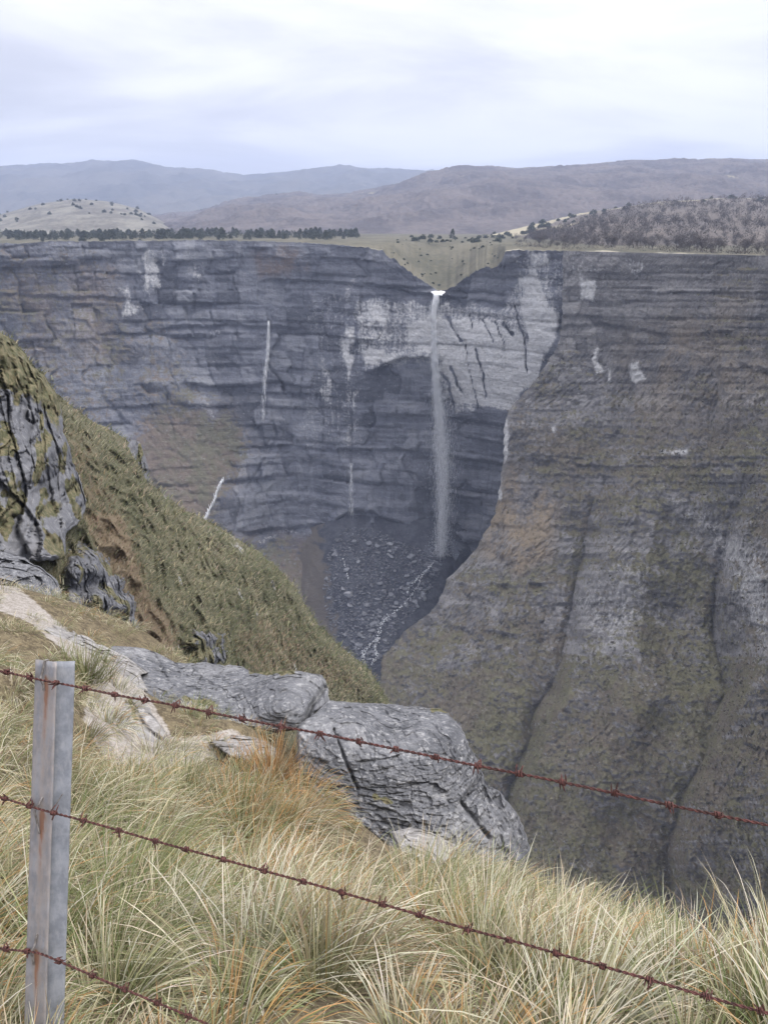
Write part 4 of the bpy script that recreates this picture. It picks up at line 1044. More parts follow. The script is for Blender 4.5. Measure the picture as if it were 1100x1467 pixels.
outline_rock('crag', [(78, 800), (92, 782), (108, 778), (125, 768), (140, 778), (158, 800), (180, 815), (196, 850), (207, 890), (216, 930), (185, 945), (140, 935), (95, 910), (76, 860)],
             lambda a, b: Dhill(a, b) - 1.0, 9., 'crag rock', 'columnar grey crag with upright cracks below the orange bracken streak', 'rock', 360, 130, 7.0, 0.95, 0.5, 0.7, 3.0, True,
             lambda px, py, x, y, z: np.maximum(sstep(0.05, 0.25, fbm(x / 2., y / 2., z / 3., 3, 713)), np.exp(-((px - 138) / 13.) ** 2 - ((py - 872) / 22.) ** 2)), 0.12, 0.0, (145, 855), 710, embed=7.5)
outline_rock('crag', [(252, 925), (268, 905), (285, 900), (302, 892), (318, 895), (330, 905), (345, 935), (330, 950), (300, 962), (262, 958)], lambda a, b: Dhill(a, b) - 0.6,
             6., 'crag rock', 'small broken grey outcrop low on the grassy hillside above the flat slab', 'rock', 240, 90, 15.0, 0.6, 0.4, 0.8, 2.0, True, crag_veg(721, -.05, .18), 0.2, 0.0, None, 720, embed=6.0)
outline_rock('crag', [(180, 642), (188, 630), (200, 634), (206, 645), (213, 668), (215, 692), (198, 690), (188, 664)], [(183, 635, 89), (211, 668, 93), (205, 690, 90)],
             6., 'crag rock', 'pale rock tooth on the crest of the grassy hillside', 'rock', 160, 60, 2.0, 1.2, 0.5, 0.4, 2.0, True, crag_veg(731, .1, .3), 0.25, 1.0, None, 730)

# ------------------------------------------------------------------ grass bank at the viewpoint
ctrl = [(550, 1467, 1.15), (0, 1467, 1.15), (1100, 1467, 1.12), (-300, 1467, 1.15), (1400, 1467, 1.1), (200, 1060, 6.0), (120, 960, 8.0), (50, 880, 10.0), (0, 840, 12.0), (20, 960, 4.8), (0, 1100, 3.3),
        (0, 1300, 1.95), (300, 1100, 4.8), (450, 1140, 5.0), (450, 1190, 6.0), (330, 1210, 3.4), (600, 1235, 4.1), (600, 1265, 5.3), (600, 1250, 7.0), (740, 1315, 5.0), (660, 1315, 3.1), (800, 1385, 2.4), (1000, 1435, 2.0), (1200, 1445, 1.95), (300, 1340, 2.1), (550, 1405, 1.6),
        (300, 1040, 7.5), (-250, 1000, 5.0), (-300, 1200, 2.6), (-250, 880, 8.0), (850, 1430, 1.65), (1000, 1470, 1.35), (150, 1120, 4.2), (60, 1010, 4.6), (90, 915, 7.5), (350, 1040, 6.6)]
_cw = [W(a, b, c) for a, b, c in ctrl] + [np.array(v, float) for v in ((0, 0.3, -1.58), (-2, 0.2, -1.6), (2, 0.2, -1.58), (0, -1.5, -1.5), (-4, -1.5, -1.5), (4, -1.5, -1.5), (-6, 14, -7.4), (-9, 10, -5.6), (-11, 16, -8.4), (-9, 2, -1.9), (6, 2.5, -2.9), (7, 5, -5.6))]
_cw = np.array(_cw)
Zbank = TPS(_cw[:, :2], _cw[:, 2], 1.0, 0.02)
y_edge = curve([(-12, 17), (-6, 15), (-3.2, 11.5), (-1.6, 9.6), (-0.6, 8.4), (0.6, 7.4), (1.1, 6.4), (1.35, 4.8), (1.6, 3.7), (2.2, 3.1), (4, 2.9), (8, 2.9)])
def bank_z(x, y):
    z = Zbank(x, y)
    s = y - y_edge(x)
    return z - 1.9 * np.logaddexp(0, s * 6) / 6
path_poly_px = [(-20, 800), (30, 845), (100, 905), (160, 940), (215, 1000), (250, 1060), (330, 1045), (400, 1075), (380, 1110), (300, 1085), (235, 1110), (150, 1090), (120, 1030), (130, 975), (95, 935), (40, 890), (-20, 868)]
path_clear = [(-60, 790), (30, 835), (100, 895), (160, 930), (235, 985), (270, 1030), (330, 1030), (420, 1060), (420, 1110), (330, 1120), (250, 1140), (170, 1135), (110, 1090), (95, 1010), (105, 960), (70, 925), (20, 895), (-60, 880)]
def path_mask(P):
    px, py = pix(P)
    return soft_poly(px, py, path_poly_px, 10) * (P[..., 1] > 3.6) * (P[..., 1] < 14)
def build_bank():
    xs = np.concatenate([np.linspace(-11, -4.2, 60), np.linspace(-4.1, 3.6, 170), np.linspace(3.7, 7.5, 30)])
    ys = np.concatenate([np.linspace(-1.5, 0.4, 12), np.linspace(0.45, 9.5, 170), np.linspace(9.7, 17.5, 60)])
    X, Y = np.meshgrid(xs, ys)
    Z = bank_z(X, Y) + 0.10 * fbm(X / .7, Y / .7, .3, 4, 801) + 0.03 * fbm(X / .12, Y / .12, .3, 3, 802)
    P = np.stack([X, Y, Z], -1)
    me = mesh_of('grass_bank', P, grid_faces(*X.shape), MATS['grass bank soil'], {'path': path_mask(P)}, smooth=True)
    tag(link('grass_bank', me), 'steep grassy bank dropping from the viewpoint to the cliff edge', 'ground', kind='structure')
build_bank()

# outcrops along the edge
def top_turf(lines, wd):
    def f(px, py, x, y, z):
        v = np.zeros(px.shape)
        for ln, a in lines:
            d, _ = line_d(px, py, ln); v = np.maximum(v, a * sstep(wd, 0, d + 4 * noise3(px / 9., py / 9., .3, 5)))
        return v
    return f
rock_slab, _ = outline_rock('rock_slab', [(128, 922), (160, 925), (205, 928), (225, 935), (240, 948), (290, 950), (345, 954), (365, 964), (420, 960), (462, 967), (470, 985), (470, 1008), (452, 1022), (440, 1042), (398, 1050), (350, 1040), (290, 1030), (235, 1010), (190, 985), (150, 950)],
             [(130, 922, 10.2), (240, 945, 9.8), (360, 958, 9.2), (468, 968, 8.6), (470, 1005, 8.0), (440, 1015, 7.6), (395, 1020, 7.5), (395, 1045, 7.5), (440, 1042, 7.45), (300, 1025, 7.6), (200, 985, 8.4), (330, 985, 8.5)],
             1.2, 'grey bedded rock', 'long flat grey limestone slab behind the fence wire, left of the big boulder', 'rock', 460, 150, 3.0, 0.070, 0.026, 0.09, 1.2, False,
             top_turf([([(360, 962), (420, 962)], .9), ([(262, 1000), (310, 1010)], .8)], 9), 0.04, 0.18, (320, 985), 610, cracks=[([(438, 1035), (446, 1012), (466, 985)], 4, .12), ([(220, 935), (240, 975)], 3, .05)])
boulder_big, _ = outline_rock('rock_block', [(425, 1042), (448, 1024), (470, 1003), (520, 1006), (570, 1010), (625, 1014), (642, 1022), (660, 1042), (672, 1070), (688, 1100), (696, 1124), (716, 1134), (734, 1156), (750, 1185), (760, 1218), (748, 1250), (690, 1265), (620, 1250), (560, 1215), (500, 1170), (450, 1140), (425, 1100)],
             [(470, 1005, 7.9), (570, 1011, 8.0), (630, 1018, 7.8), (430, 1040, 7.2), (500, 1040, 7.15), (600, 1045, 7.2), (655, 1055, 7.1), (690, 1110, 6.8), (740, 1180, 6.4), (430, 1110, 6.7), (520, 1110, 6.55), (600, 1110, 6.55), (560, 1200, 6.1), (650, 1190, 6.1), (720, 1215, 6.1), (690, 1240, 5.9)],
             2.2, 'grey bedded rock', 'big dark grey layered limestone block jutting over the gorge behind the barbed wire', 'rock', 560, 220, 3.0, 0.060, 0.021, 0.07, 1.4, False,
             top_turf([([(622, 1016), (640, 1018)], 1.0), ([(535, 1140), (560, 1150)], .9)], 8), 0.03, 0.15, (585, 1115), 620, cracks=[([(478, 1045), (495, 1090), (512, 1130)], 2.0, .045), ([(690, 1110), (660, 1150), (700, 1200)], 3, .04)])
outline_rock('rock_outcrop', [(-60, 770), (0, 790), (35, 800), (62, 815), (82, 832), (90, 850), (86, 866), (60, 868), (30, 850), (-10, 838), (-60, 830)], [(-60, 780, 15), (0, 795, 15.5), (60, 818, 15.2), (90, 850, 14.6), (30, 845, 13.6), (-60, 830, 13)],
             2.0, 'grey bedded rock', 'jagged grey ledge at the left edge above the bare path', 'rock', 240, 90, 4.0, 0.3, 0.14, 0.4, 1.5, False, crag_veg(741, .1, .3), 0.12, .6, (10, 825), 630, dip=0.3)
outline_rock('path_rock', [(110, 958), (140, 945), (160, 960), (178, 985), (205, 1000), (225, 1030), (240, 1052), (228, 1080), (205, 1088), (170, 1070), (140, 1055), (115, 1030), (108, 990)],
             [(110, 958, 7.6), (160, 955, 7.7), (205, 1000, 6.8), (240, 1052, 5.95), (205, 1088, 5.4), (120, 1030, 5.9), (165, 1030, 6.1)], 0.8, 'pale path rock', 'pale worn limestone slab right of the post, at the end of the bare path', 'rock', 300, 110, 3.0, 0.14, 0.03, 0.12, 0.6, False,
             top_turf([([(185, 1000), (195, 1030)], .8), ([(120, 960), (118, 1000)], .8)], 7), 0.10, .12, (170, 1020), 640, cracks=[([(172, 985), (166, 1020), (150, 1040)], 3, .05), ([(190, 1010), (206, 1040), (230, 1060)], 3, .05)])
outline_rock('path_rock', [(150, 938), (175, 945), (200, 965), (212, 990), (196, 992), (176, 975), (156, 955)], [(150, 938, 8.6), (200, 965, 8.0), (205, 990, 7.4), (160, 955, 8.0)], 0.5, 'pale path rock',
             'narrow pale rock strip between the worn path slab and the grey slab', 'rock', 180, 70, 2.0, 0.14, 0.03, 0.06, 0.6, False, None, 0.15, .12, None, 645)
outline_rock('path_rock', [(-40, 985), (0, 988), (28, 998), (40, 1012), (20, 1030), (-10, 1035), (-40, 1030)], [(-40, 985, 5.2), (30, 1000, 5.1), (20, 1030, 4.7), (-40, 1030, 4.6)], 0.5, 'pale path rock',
             'small pale stone in the grass at the left edge beside the post', 'rock', 180, 70, 2.0, 0.1, 0.03, 0.08, 0.4, False, crag_veg(751, .1, .3), 0.15, .12, None, 650)
outline_rock('path_rock', [(560, 1192), (590, 1184), (625, 1195), (650, 1210), (655, 1230), (620, 1240), (575, 1225)], [(560, 1192, 4.9), (625, 1195, 4.9), (650, 1225, 4.5), (580, 1225, 4.4)], 0.5, 'pale path rock',
             'pale stone in the grass at the foot of the big grey block', 'rock', 180, 70, 2.0, 0.1, 0.03, 0.08, 0.4, False, None, 0.15, .12, None, 655)
outline_rock('path_rock', [(0, 862), (12, 868), (20, 878), (12, 888), (-10, 892), (-30, 880), (-20, 864)], [(0, 862, 11), (20, 878, 10.6), (-20, 885, 10.2)], 0.8, 'pale path rock',
             'rounded pale stone at the left edge beside the path', 'rock', 140, 60, 1.0, 0.2, 0.03, 0.08, 0.4, False, None, 0.2, .2, None, 660)
outline_rock('path_rock', [(60, 880), (100, 900), (150, 925), (180, 940), (215, 965), (200, 968), (160, 948), (100, 925), (60, 900)], [(60, 880, 10.4), (150, 925, 9.6), (215, 965, 8.8), (100, 925, 8.9), (160, 948, 8.6)], 0.6, 'pale path rock',
             'long pale rock step along the far side of the bare path', 'rock', 240, 70, 4.0, 0.14, 0.06, 0.12, 0.5, False, crag_veg(761, .05, .3), 0.15, .15, None, 665)
outline_rock('path_rock', [(300, 1062), (330, 1050), (370, 1058), (400, 1075), (380, 1092), (330, 1085)], [(300, 1062, 6.1), (370, 1058, 6.3), (390, 1085, 5.6), (330, 1085, 5.6)], 0.5, 'pale path rock',
             'low pale stone in dry grass beneath the end of the grey slab', 'rock', 180, 70, 3.0, 0.1, 0.04, 0.1, 0.4, False, crag_veg(771, .0, .25), 0.15, .12, None, 670)

# ------------------------------------------------------------------ grass of the bank
STRAW, CREAM, GREEN, ORANGE, BROWN, OLIVE = (0.53, 0.465, 0.31), (0.64, 0.595, 0.46), (0.17, 0.20, 0.075), (0.46, 0.27, 0.115), (0.24, 0.185, 0.12), (0.31, 0.30, 0.165)
def hue_at(px, py, r, n):
    """per-tussock palette weights from where in the bank it grows: cream, straw, olive, green, orange, brown"""
    g = np.exp(-((px - 110) / 90.) ** 2 - ((py - 1330) / 110.) ** 2) + np.exp(-((px - 330) / 60.) ** 2 - ((py - 1170) / 50.) ** 2) * 0.8 + 0.9 * np.exp(-((px - 1000) / 80.) ** 2 - ((py - 1400) / 40.) ** 2) + 0.8 * np.exp(-((px - 30) / 60.) ** 2 - ((py - 930) / 60.) ** 2)
    og = np.exp(-((px - 380) / 95.) ** 2 - ((py - 1170) / 80.) ** 2) * 1.5 + np.exp(-((px - 395) / 40.) ** 2 - ((py - 1095) / 40.) ** 2) * 2
    br = np.exp(-((px - 480) / 80.) ** 2 - ((py - 1190) / 40.) ** 2) * 0.9
    cr = sstep(450, 850, px) * 0.6 + np.exp(-((px - 150) / 90.) ** 2 - ((py - 1130) / 70.) ** 2) * 0.9
    return np.array([0.24 + 0.7 * cr, 0.45, 0.42 + 0.5 * g, 0.20 + 1.3 * g, 0.13 + og, 0.20 + br])
def bank_grass():
    r = np.random.default_rng(91)
    tus = []; grid = {}; m = 80000
    ys = 0.55 + (12.5 - 0.55) * r.random(m) ** 1.5; xs = r.uniform(-1, 1, m) * (0.62 * ys / 0.72 + 0.35) * 1.6
    P = np.stack([xs, ys, bank_z(xs, ys)], -1); px, py = pix(P)
    ok = (ys < y_edge(xs) + 0.25) & (px > -520) & (px < 1700) & (py < 2100)
    ok &= ~((soft_poly(px, py, path_clear, 8) > 0.4) & (ys > 3.4) & (r.random(m) > 0.05))
    for pg in ([(420, 1040), (470, 1003), (640, 1015), (690, 1105), (755, 1200), (740, 1222), (640, 1200), (560, 1165), (440, 1105)], [(200, 950), (470, 960), (470, 1010), (440, 1045), (330, 1022), (240, 1010)]):
        ok &= poly_sd(px, py, pg) < 6
    for i in np.flatnonzero(ok):
        x, y = xs[i], ys[i]; sp = (0.205 + 0.025 * y) * (0.8 if y < 1.7 else 1.0)
        key = (int(x / sp), int(y / sp), int(y))
        if key in grid: continue
        grid[key] = 1
        tus.append((x, y, P[i, 2], px[i], py[i]))
    T = np.array(tus)
    groups = {'near': T[:, 1] < 2.6, 'far': T[:, 1] >= 2.6}
    for gname, msk in groups.items():
        Vs, Fs, Cs, k0 = [], [], [], 0
        for (x, y, z, px, py) in T[msk]:
            nb = int(r.uniform(240, 360) if y < 1.7 else r.uniform(320, 460) if y < 2.6 else r.uniform(180, 260) if y < 5 else r.uniform(70, 110))
            if px < -160 or px > 1260 or py > 1750: nb = nb // 3
            wts = hue_at(px, py, r, nb); wts = wts * r.uniform(0.05, 1.0, 6) ** 2; wts /= wts.sum()
            pal = np.array([CREAM, STRAW, OLIVE, GREEN, ORANGE, BROWN])[r.choice(6, nb, p=wts)]
            c = pal * r.uniform(0.75, 1.22, (nb, 1)) * r.uniform(0.94, 1.06, (nb, 3))
            size = r.uniform(0.75, 1.25) * (1.0 - 0.42 * float(sstep(3.0, 6.0, y))) * (1.0 if not (480 < px < 700 and py < 1260) else 0.55)
            if 440 < px < 560 and py < 1230: size *= 0.6
            if y < 1.16 - 0.36 * x: size *= 0.62
            if px > 930: size *= 0.8
            a0 = r.uniform(0, 6.28, nb); q_ = np.sqrt(r.random(nb)); rad = q_ * 0.12 * size * (1 + 0.13 * y)
            root = np.stack([x + rad * np.cos(a0), y + rad * np.sin(a0), np.zeros(nb)], -1); root[:, 2] = z - 0.02
            L = size * (0.14 + 0.23 * r.random(nb) ** 0.8)
            # blades spread from the tussock, then the wind takes them to the right
            wind = 0.5 + 0.5 * noise3(x * .9, y * .9, .2, 95)
            dx = np.cos(a0) * (0.45 + 0.8 * q_) + 0.28 + 0.45 * float(wind) + 0.45 * float(sstep(500, 900, px)) + r.normal(size=nb) * 0.25; dy = np.sin(a0) * (0.45 + 0.8 * q_) + r.normal(size=nb) * 0.25
            az = np.arctan2(dy, dx); mag = np.clip(np.hypot(dx, dy), .2, 1.8)
            lean = 0.10 + 0.36 * mag * r.uniform(.4, 1.2, nb); curl = r.uniform(0.9, 2.6, nb) * (0.45 + 0.5 * mag)
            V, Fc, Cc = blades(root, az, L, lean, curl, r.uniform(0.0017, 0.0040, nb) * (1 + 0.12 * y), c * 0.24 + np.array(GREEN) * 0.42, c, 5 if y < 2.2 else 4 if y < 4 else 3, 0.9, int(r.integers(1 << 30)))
            Vs.append(V); Fs.append(Fc + k0); Cs.append(Cc); k0 += len(V)
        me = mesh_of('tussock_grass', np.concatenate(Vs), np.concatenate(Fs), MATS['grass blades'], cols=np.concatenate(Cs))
        tag(link('tussock_grass', me), 'straw and green tussock grass on the bank beside the fence' if gname == 'near' else 'dry tussock grass farther down the bank below the rocks', 'grass', kind='stuff')
    return len(T)
bank_grass()
def tussock(px, py, Y, n, pal, L, label, wid=0.0035, spread=0.06, lean=(0.05, 0.5), seed=1, wind=0.25):
    r = np.random.default_rng(seed); p = W(px, py, Y); z = float(bank_z(p[0], p[1])) - 0.02
    a0 = r.uniform(0, 6.28, n); rad = np.abs(r.normal(size=n)) * spread
    root = np.stack([rad * np.cos(a0), rad * np.sin(a0), 0 * rad], -1)
    dx = np.cos(a0) * .6 + wind + r.normal(size=n) * .2; dy = np.sin(a0) * .6 + r.normal(size=n) * .2
    c = np.array(pal)[r.integers(0, len(pal), n)] * r.uniform(.75, 1.2, (n, 1))
    V, Fc, Cc = blades(root, np.arctan2(dy, dx), r.uniform(.55, 1.1, n) * L, r.uniform(*lean, n), r.uniform(.2, .9, n), r.uniform(.7, 1.2, n) * wid, c * .65, c, 4, .9, seed)
    o = link('grass_tussock', mesh_of('grass_tussock', V, Fc, MATS['grass blades'], cols=Cc)); o.location = (p[0], p[1], z)
    tag(o, label, 'grass tussock')
tussock(392, 1108, 4.6, 420, [ORANGE, ORANGE, STRAW, BROWN], 0.46, 'upright orange-brown grass tuft in front of the slab end', 0.006, 0.10, (0.0, 0.35), 201)
tussock(350, 1195, 3.5, 520, [ORANGE, STRAW, GREEN, OLIVE], 0.42, 'large green and rust coloured tussock in the middle of the bank', 0.005, 0.16, (0.1, 0.7), 202)
tussock(265, 1165, 3.9, 420, [GREEN, OLIVE, STRAW], 0.36, 'green based tussock left of the rust coloured grass', 0.005, 0.14, (0.1, 0.6), 203)
tussock(125, 985, 6.6, 420, [GREEN, GREEN, OLIVE, BROWN], 0.42, 'dark green rounded tussock right behind the top of the post', 0.008, 0.16, (0.1, 0.8), 204)
tussock(285, 1015, 7.4, 300, [GREEN, OLIVE], 0.26, 'low green grass cushion on the near edge of the flat slab', 0.008, 0.14, (0.1, 0.8), 205)
tussock(552, 1160, 5.6, 320, [GREEN, OLIVE, BROWN], 0.22, 'small green cushion growing against the front of the big block', 0.007, 0.14, (0.1, 0.9), 206)

# ------------------------------------------------------------------ fence: T-section post and three barbed wires
TP = 1.50
def WT(px, py, t):
    """point at photo pixel and camera depth t"""
    v = (733.5 - py) / F; return np.array([(px - 550.) / F * t, (CT + v * ST) * t, (-ST + v * CT) * t])
p_top = WT(67, 947, TP); p_bot = WT(51, 1467, TP * 1.0); axis = p_bot - p_top; axis = axis / np.linalg.norm(axis)
length = 1.05
p_foot = p_top + axis * length
post = bpy.data.objects.new('fence_post', None); col.objects.link(post); post.location = p_foot
tag(post, 'weathered galvanised T-section steel fence post with rust streaks', 'fence post')
upv = -axis
fl = WT(86, 951, TP * .985) - WT(51, 942, TP * 1.0); fl = fl - axis * (fl @ axis); fl = fl / np.linalg.norm(fl)
nrm = np.cross(fl, upv); nrm = nrm / np.linalg.norm(nrm)
if nrm[1] > 0: nrm = -nrm                        # flange faces the viewer
wb = WT(105, 939, TP * 1.02) - WT(75, 946, TP); wb = wb - axis * (wb @ axis); wb = wb / np.linalg.norm(wb)
wdir = -nrm * 0.62 + fl * 0.78; wdir = wdir / np.linalg.norm(wdir)
def bar_mesh(name, a0, a1, dirv, thin, th, z0, z1, mat, rustf=None, bev=0.0016, nz=90):
    """rolled flat bar: bevelled rectangle swept up the post"""
    b = bev; sec = [(a0 + b, -th / 2), (a1 - b, -th / 2), (a1, -th / 2 + b), (a1, th / 2 - b), (a1 - b, th / 2), (a0 + b, th / 2), (a0, th / 2 - b), (a0, -th / 2 + b)]
    dense = []
    for (u0, v0), (u1, v1) in zip(sec, sec[1:] + sec[:1]):
        m = 14 if abs(u1 - u0) > 0.01 else 1
        for i in range(m): dense.append((u0 + (u1 - u0) * i / m, v0 + (v1 - v0) * i / m))
    sec = np.array(dense); zs = np.linspace(z0, z1, nz)
    V = zs[:, None, None] * upv + sec[None, :, :1] * dirv + sec[None, :, 1:] * thin
    n = len(sec); V = V.reshape(-1, 3)
    fs = [grid_faces(nz, n, True), np.array([list(range(n))[::-1], [(nz - 1) * n + i for i in range(n)]])]
    rust = rustf(np.repeat(sec[None, :, 0], nz, 0), np.repeat(zs[:, None], n, 1)) if rustf else np.zeros(len(V))
    V = V + 0.0004 * noise3(V[:, 0] * 60, V[:, 1] * 60, V[:, 2] * 20, 3)[:, None]
    return mesh_of(name, V, fs, MATS[mat], {'rust': rust})
WY = [(60 / 1, 0)]
zt = [length - np.linalg.norm(WT(70, yy, TP) - p_top) for yy in (972, 1160, 1362)]
def rust_f(a, z):
    r_ = np.zeros(a.shape)
    for k, zk in enumerate(zt):
        c = 0.002 + 0.004 * noise3(z * 9, .3, k * 1.0, 5) ; below = zk - z
        r_ = np.maximum(r_, (1.0 * np.exp(-((a - c) / 0.0045) ** 2) + 0.55 * np.exp(-((a - c - .004) / 0.013) ** 2)) * sstep(-0.004, 0.004, below) * (0.10 + 0.9 * np.exp(-below / 0.075)) * (0.75 + 0.5 * noise3(z * 40, a * 300, k * 2.0, 6)))
    return 1.15 * r_ + 0.36 + 0.1 * (np.abs(a) > .018)
link('flange', bar_mesh('flange', -0.0270, 0.0260, fl, nrm, 0.005, 0, length, 'weathered galvanised steel', rust_f), post)
def web_mesh():
    return bar_mesh('web', 0.0032, 0.052, wdir, np.cross(wdir, upv), 0.005, 0, length - 0.0015, 'weathered galvanised steel', lambda a, z: 0.05 + 0 * a)
link('web', web_mesh(), post)
front = nrm
def tie(ptsz, rad=0.0016, mat='dull wire'):
    pts = np.array([upv * z + fl * a + nrm * d for a, d, z in ptsz]); t = np.linspace(0, len(pts) - 1, 14 * len(pts)); sm = np.stack([np.interp(t, range(len(pts)), pts[:, i]) for i in range(3)], -1)
    for _ in range(6): sm[1:-1] = (sm[:-2] + 2 * sm[1:-1] + sm[2:]) / 4
    V, fs = tube(sm, rad, 6); link('wire_tie', mesh_of('wire_tie', V, fs, MATS[mat], smooth=True), post)
f0 = 0.0045
tie([(0.001, -.006, length - .02), (0.000, -.004, length + .002), (0.0, f0, length + .001), (-.002, f0 + .003, length - .02), (-.003, f0 + .006, zt[0]), (-.001, f0, zt[0] - .012), (0.0, f0, zt[0] - .022)], 0.0022)
tie([(0.004, f0 - .001, zt[1] + .026), (0.000, f0 + .004, zt[1] + .012), (-.006, f0 + .008, zt[1]), (-.004, f0 + .003, zt[1] - .02), (.000, f0, zt[1] - .045)], 0.0019)
tie([(0.001, f0 - .001, zt[2] + .034), (-.001, f0 + .002, zt[2] + .015), (-.004, f0 + .008, zt[2]), (-.003, f0 + .003, zt[2] - .015), (-.004, f0, zt[2] - .026)], 0.0019)
tie([(0.020, -.004, zt[1] + .002), (0.030, -.006, zt[1] + .014), (0.042, -.008, zt[1] + .034)], 0.0012)

wires = [([(-90, 950, 1.56), (0, 962, 1.53), (64, 975, 1.482), (600, 1079, 1.255), (1100, 1182, 1.08), (1260, 1216, 1.03)], 'upper rusty barbed wire crossing in front of the gorge', 0),
         ([(-90, 1114, 1.56), (0, 1142, 1.53), (62, 1160, 1.482), (460, 1270, 1.31), (1100, 1452, 1.08), (1260, 1498, 1.03)], 'middle rusty barbed wire crossing the grass', 1),
         ([(-90, 1352, 1.56), (0, 1358, 1.53), (56, 1364, 1.482), (250, 1448, 1.40), (420, 1522, 1.33), (800, 1690, 1.2)], 'lowest rusty barbed wire at the foot of the post', 2)]
def barb_mesh(seed):
    """two short cut wires wrapped round the strands, four sharp ends"""
    r = np.random.default_rng(seed); parts = []
    for s in (0, 1):
        ph = r.uniform(0, 6.28); t = np.linspace(0, 1, 34); x = (s * 0.0042 - 0.0036) + t * 0.0058
        a = ph + t * 2 * math.pi * 1.6; R_ = 0.0040
        path = np.stack([x, R_ * np.cos(a), R_ * np.sin(a)], -1)
        def spike(p, a, sgn):
            tang = np.array([r.normal() * .25, -math.sin(a), math.cos(a)]) * sgn; tang /= np.linalg.norm(tang); rd = np.array([0, math.cos(a), math.sin(a)])
            L = r.uniform(.011, .016); return [p + tang * L * f + rd * L * .12 * f for f in (.3, .65, 1.)]
        s0 = spike(path[0], a[0], -1)[::-1]; s1 = spike(path[-1], a[-1], 1)
        path = np.vstack([s0, path, s1]); rad = np.full(len(path), .00125); rad[0] = rad[-1] = .0004
        parts.append(tube(path, rad, 5))
    V, fs = join(parts); return mesh_of('barb', V, fs, MATS['rusty wire'], smooth=True)
barbs = [barb_mesh(900 + i) for i in range(7)]
for ctrlp, label, wi in wires:
    pts = np.array([WT(*c) for c in ctrlp]); sl = np.r_[0, np.cumsum(np.linalg.norm(np.diff(pts, axis=0), axis=1))]
    n = int(sl[-1] / 0.0022); t = np.linspace(0, sl[-1], n); C0 = np.stack([np.interp(t, sl, pts[:, i]) for i in range(3)], -1)
    for _ in range(60): C0[1:-1] = (C0[:-2] + 2 * C0[1:-1] + C0[2:]) / 4
    C0[:, 2] += 0.0016 * noise3(t * 7, .2, wi + .5, 17); C0[:, 1] += 0.002 * noise3(t * 5, .7, wi + .5, 18)
    root = bpy.data.objects.new('barbed_wire', None); col.objects.link(root); root.location = C0[len(C0) // 2]; tag(root, label, 'barbed wire', 'fence wires')
    tg = np.gradient(C0, axis=0); tg /= np.linalg.norm(tg, axis=1)[:, None]; a = np.cross(tg, [0, 0, 1.]); a /= np.linalg.norm(a, axis=1)[:, None]; b = np.cross(tg, a)
    ph = t / 0.021 * 2 * math.pi
    for s in (0, math.pi):
        path = C0 + 0.00128 * (np.cos(ph + s)[:, None] * a + np.sin(ph + s)[:, None] * b)
        V, fs = tube(path - C0[len(C0) // 2], 0.00124, 5); link('strand', mesh_of('strand', V, fs, MATS['rusty wire'], smooth=True), root)
    r = np.random.default_rng(70 + wi); d = 0.02
    while d < sl[-1] - .03:
        k = int(d / sl[-1] * (n - 1)); X = tg[k]; Y_ = a[k]; Z_ = b[k]; q = r.uniform(0, 6.28)
        Yr = Y_ * math.cos(q) + Z_ * math.sin(q); Zr = np.cross(X, Yr)
        from mathutils import Matrix
        o = link('barb', barbs[int(r.integers(0, 7))], root)
        M = Matrix(((X[0], Yr[0], Zr[0]), (X[1], Yr[1], Zr[1]), (X[2], Yr[2], Zr[2]))).to_4x4(); M.translation = C0[k] - C0[len(C0) // 2]
        o.matrix_local = M
        d += 0.071 * r.uniform(.88, 1.12)

# ------------------------------------------------------------------ trees on the plateau and hills
def conifer_mesh(seed, squat=1.0):
    """rough dark crown, unit height, of many small upswept faces"""
    r = np.random.default_rng(seed); n = 420
    h = r.random(n) ** 0.8; rad = 0.30 * squat * (1 - h) ** 0.7 * (0.55 + 0.6 * r.random(n)) + 0.02
    a = r.uniform(0, 6.28, n); wob = 0.25 * noise3(np.cos(a) * 1.5 + seed, np.sin(a) * 1.5, h * 4, seed)
    rad = rad * (1 + wob * 1.6)
    c = np.stack([rad * np.cos(a), rad * np.sin(a), 0.08 + h * 0.92], -1)
    d = r.normal(size=(n, 3, 3)) * 0.055
    V = (c[:, None] + d).reshape(-1, 3); f = np.arange(n * 3).reshape(-1, 3)
    return mesh_of('crown', V, f, MATS['conifer'])
def bush_mesh(seed):
    r = np.random.default_rng(seed); n = 260; v = r.normal(size=(n, 3)); v /= np.linalg.norm(v, axis=1)[:, None]
    v[:, 2] = np.abs(v[:, 2]); rr = 0.45 * (0.55 + 0.45 * r.random(n)) * (1 + 0.5 * noise3(v[:, 0] * 2, v[:, 1] * 2, v[:, 2] * 2 + seed, seed))
    c = v * rr[:, None] * [1, 1, 1.5]; V = (c[:, None] + r.normal(size=(n, 3, 3)) * 0.085).reshape(-1, 3); V[:, 2] = np.maximum(V[:, 2], -.05)
    return mesh_of('crown', V, np.arange(n * 3).reshape(-1, 3), MATS['conifer'])
def trunk_mesh(seed, h=0.35, rd=0.022):
    r = np.random.default_rng(seed); z = np.linspace(-0.06, h, 5); p = np.stack([0.01 * r.normal(size=5), 0.01 * r.normal(size=5), z], -1)
    V, fs = tube(p, np.linspace(rd, rd * .6, 5), 5); return mesh_of('trunk', V, fs, MATS['bark'])
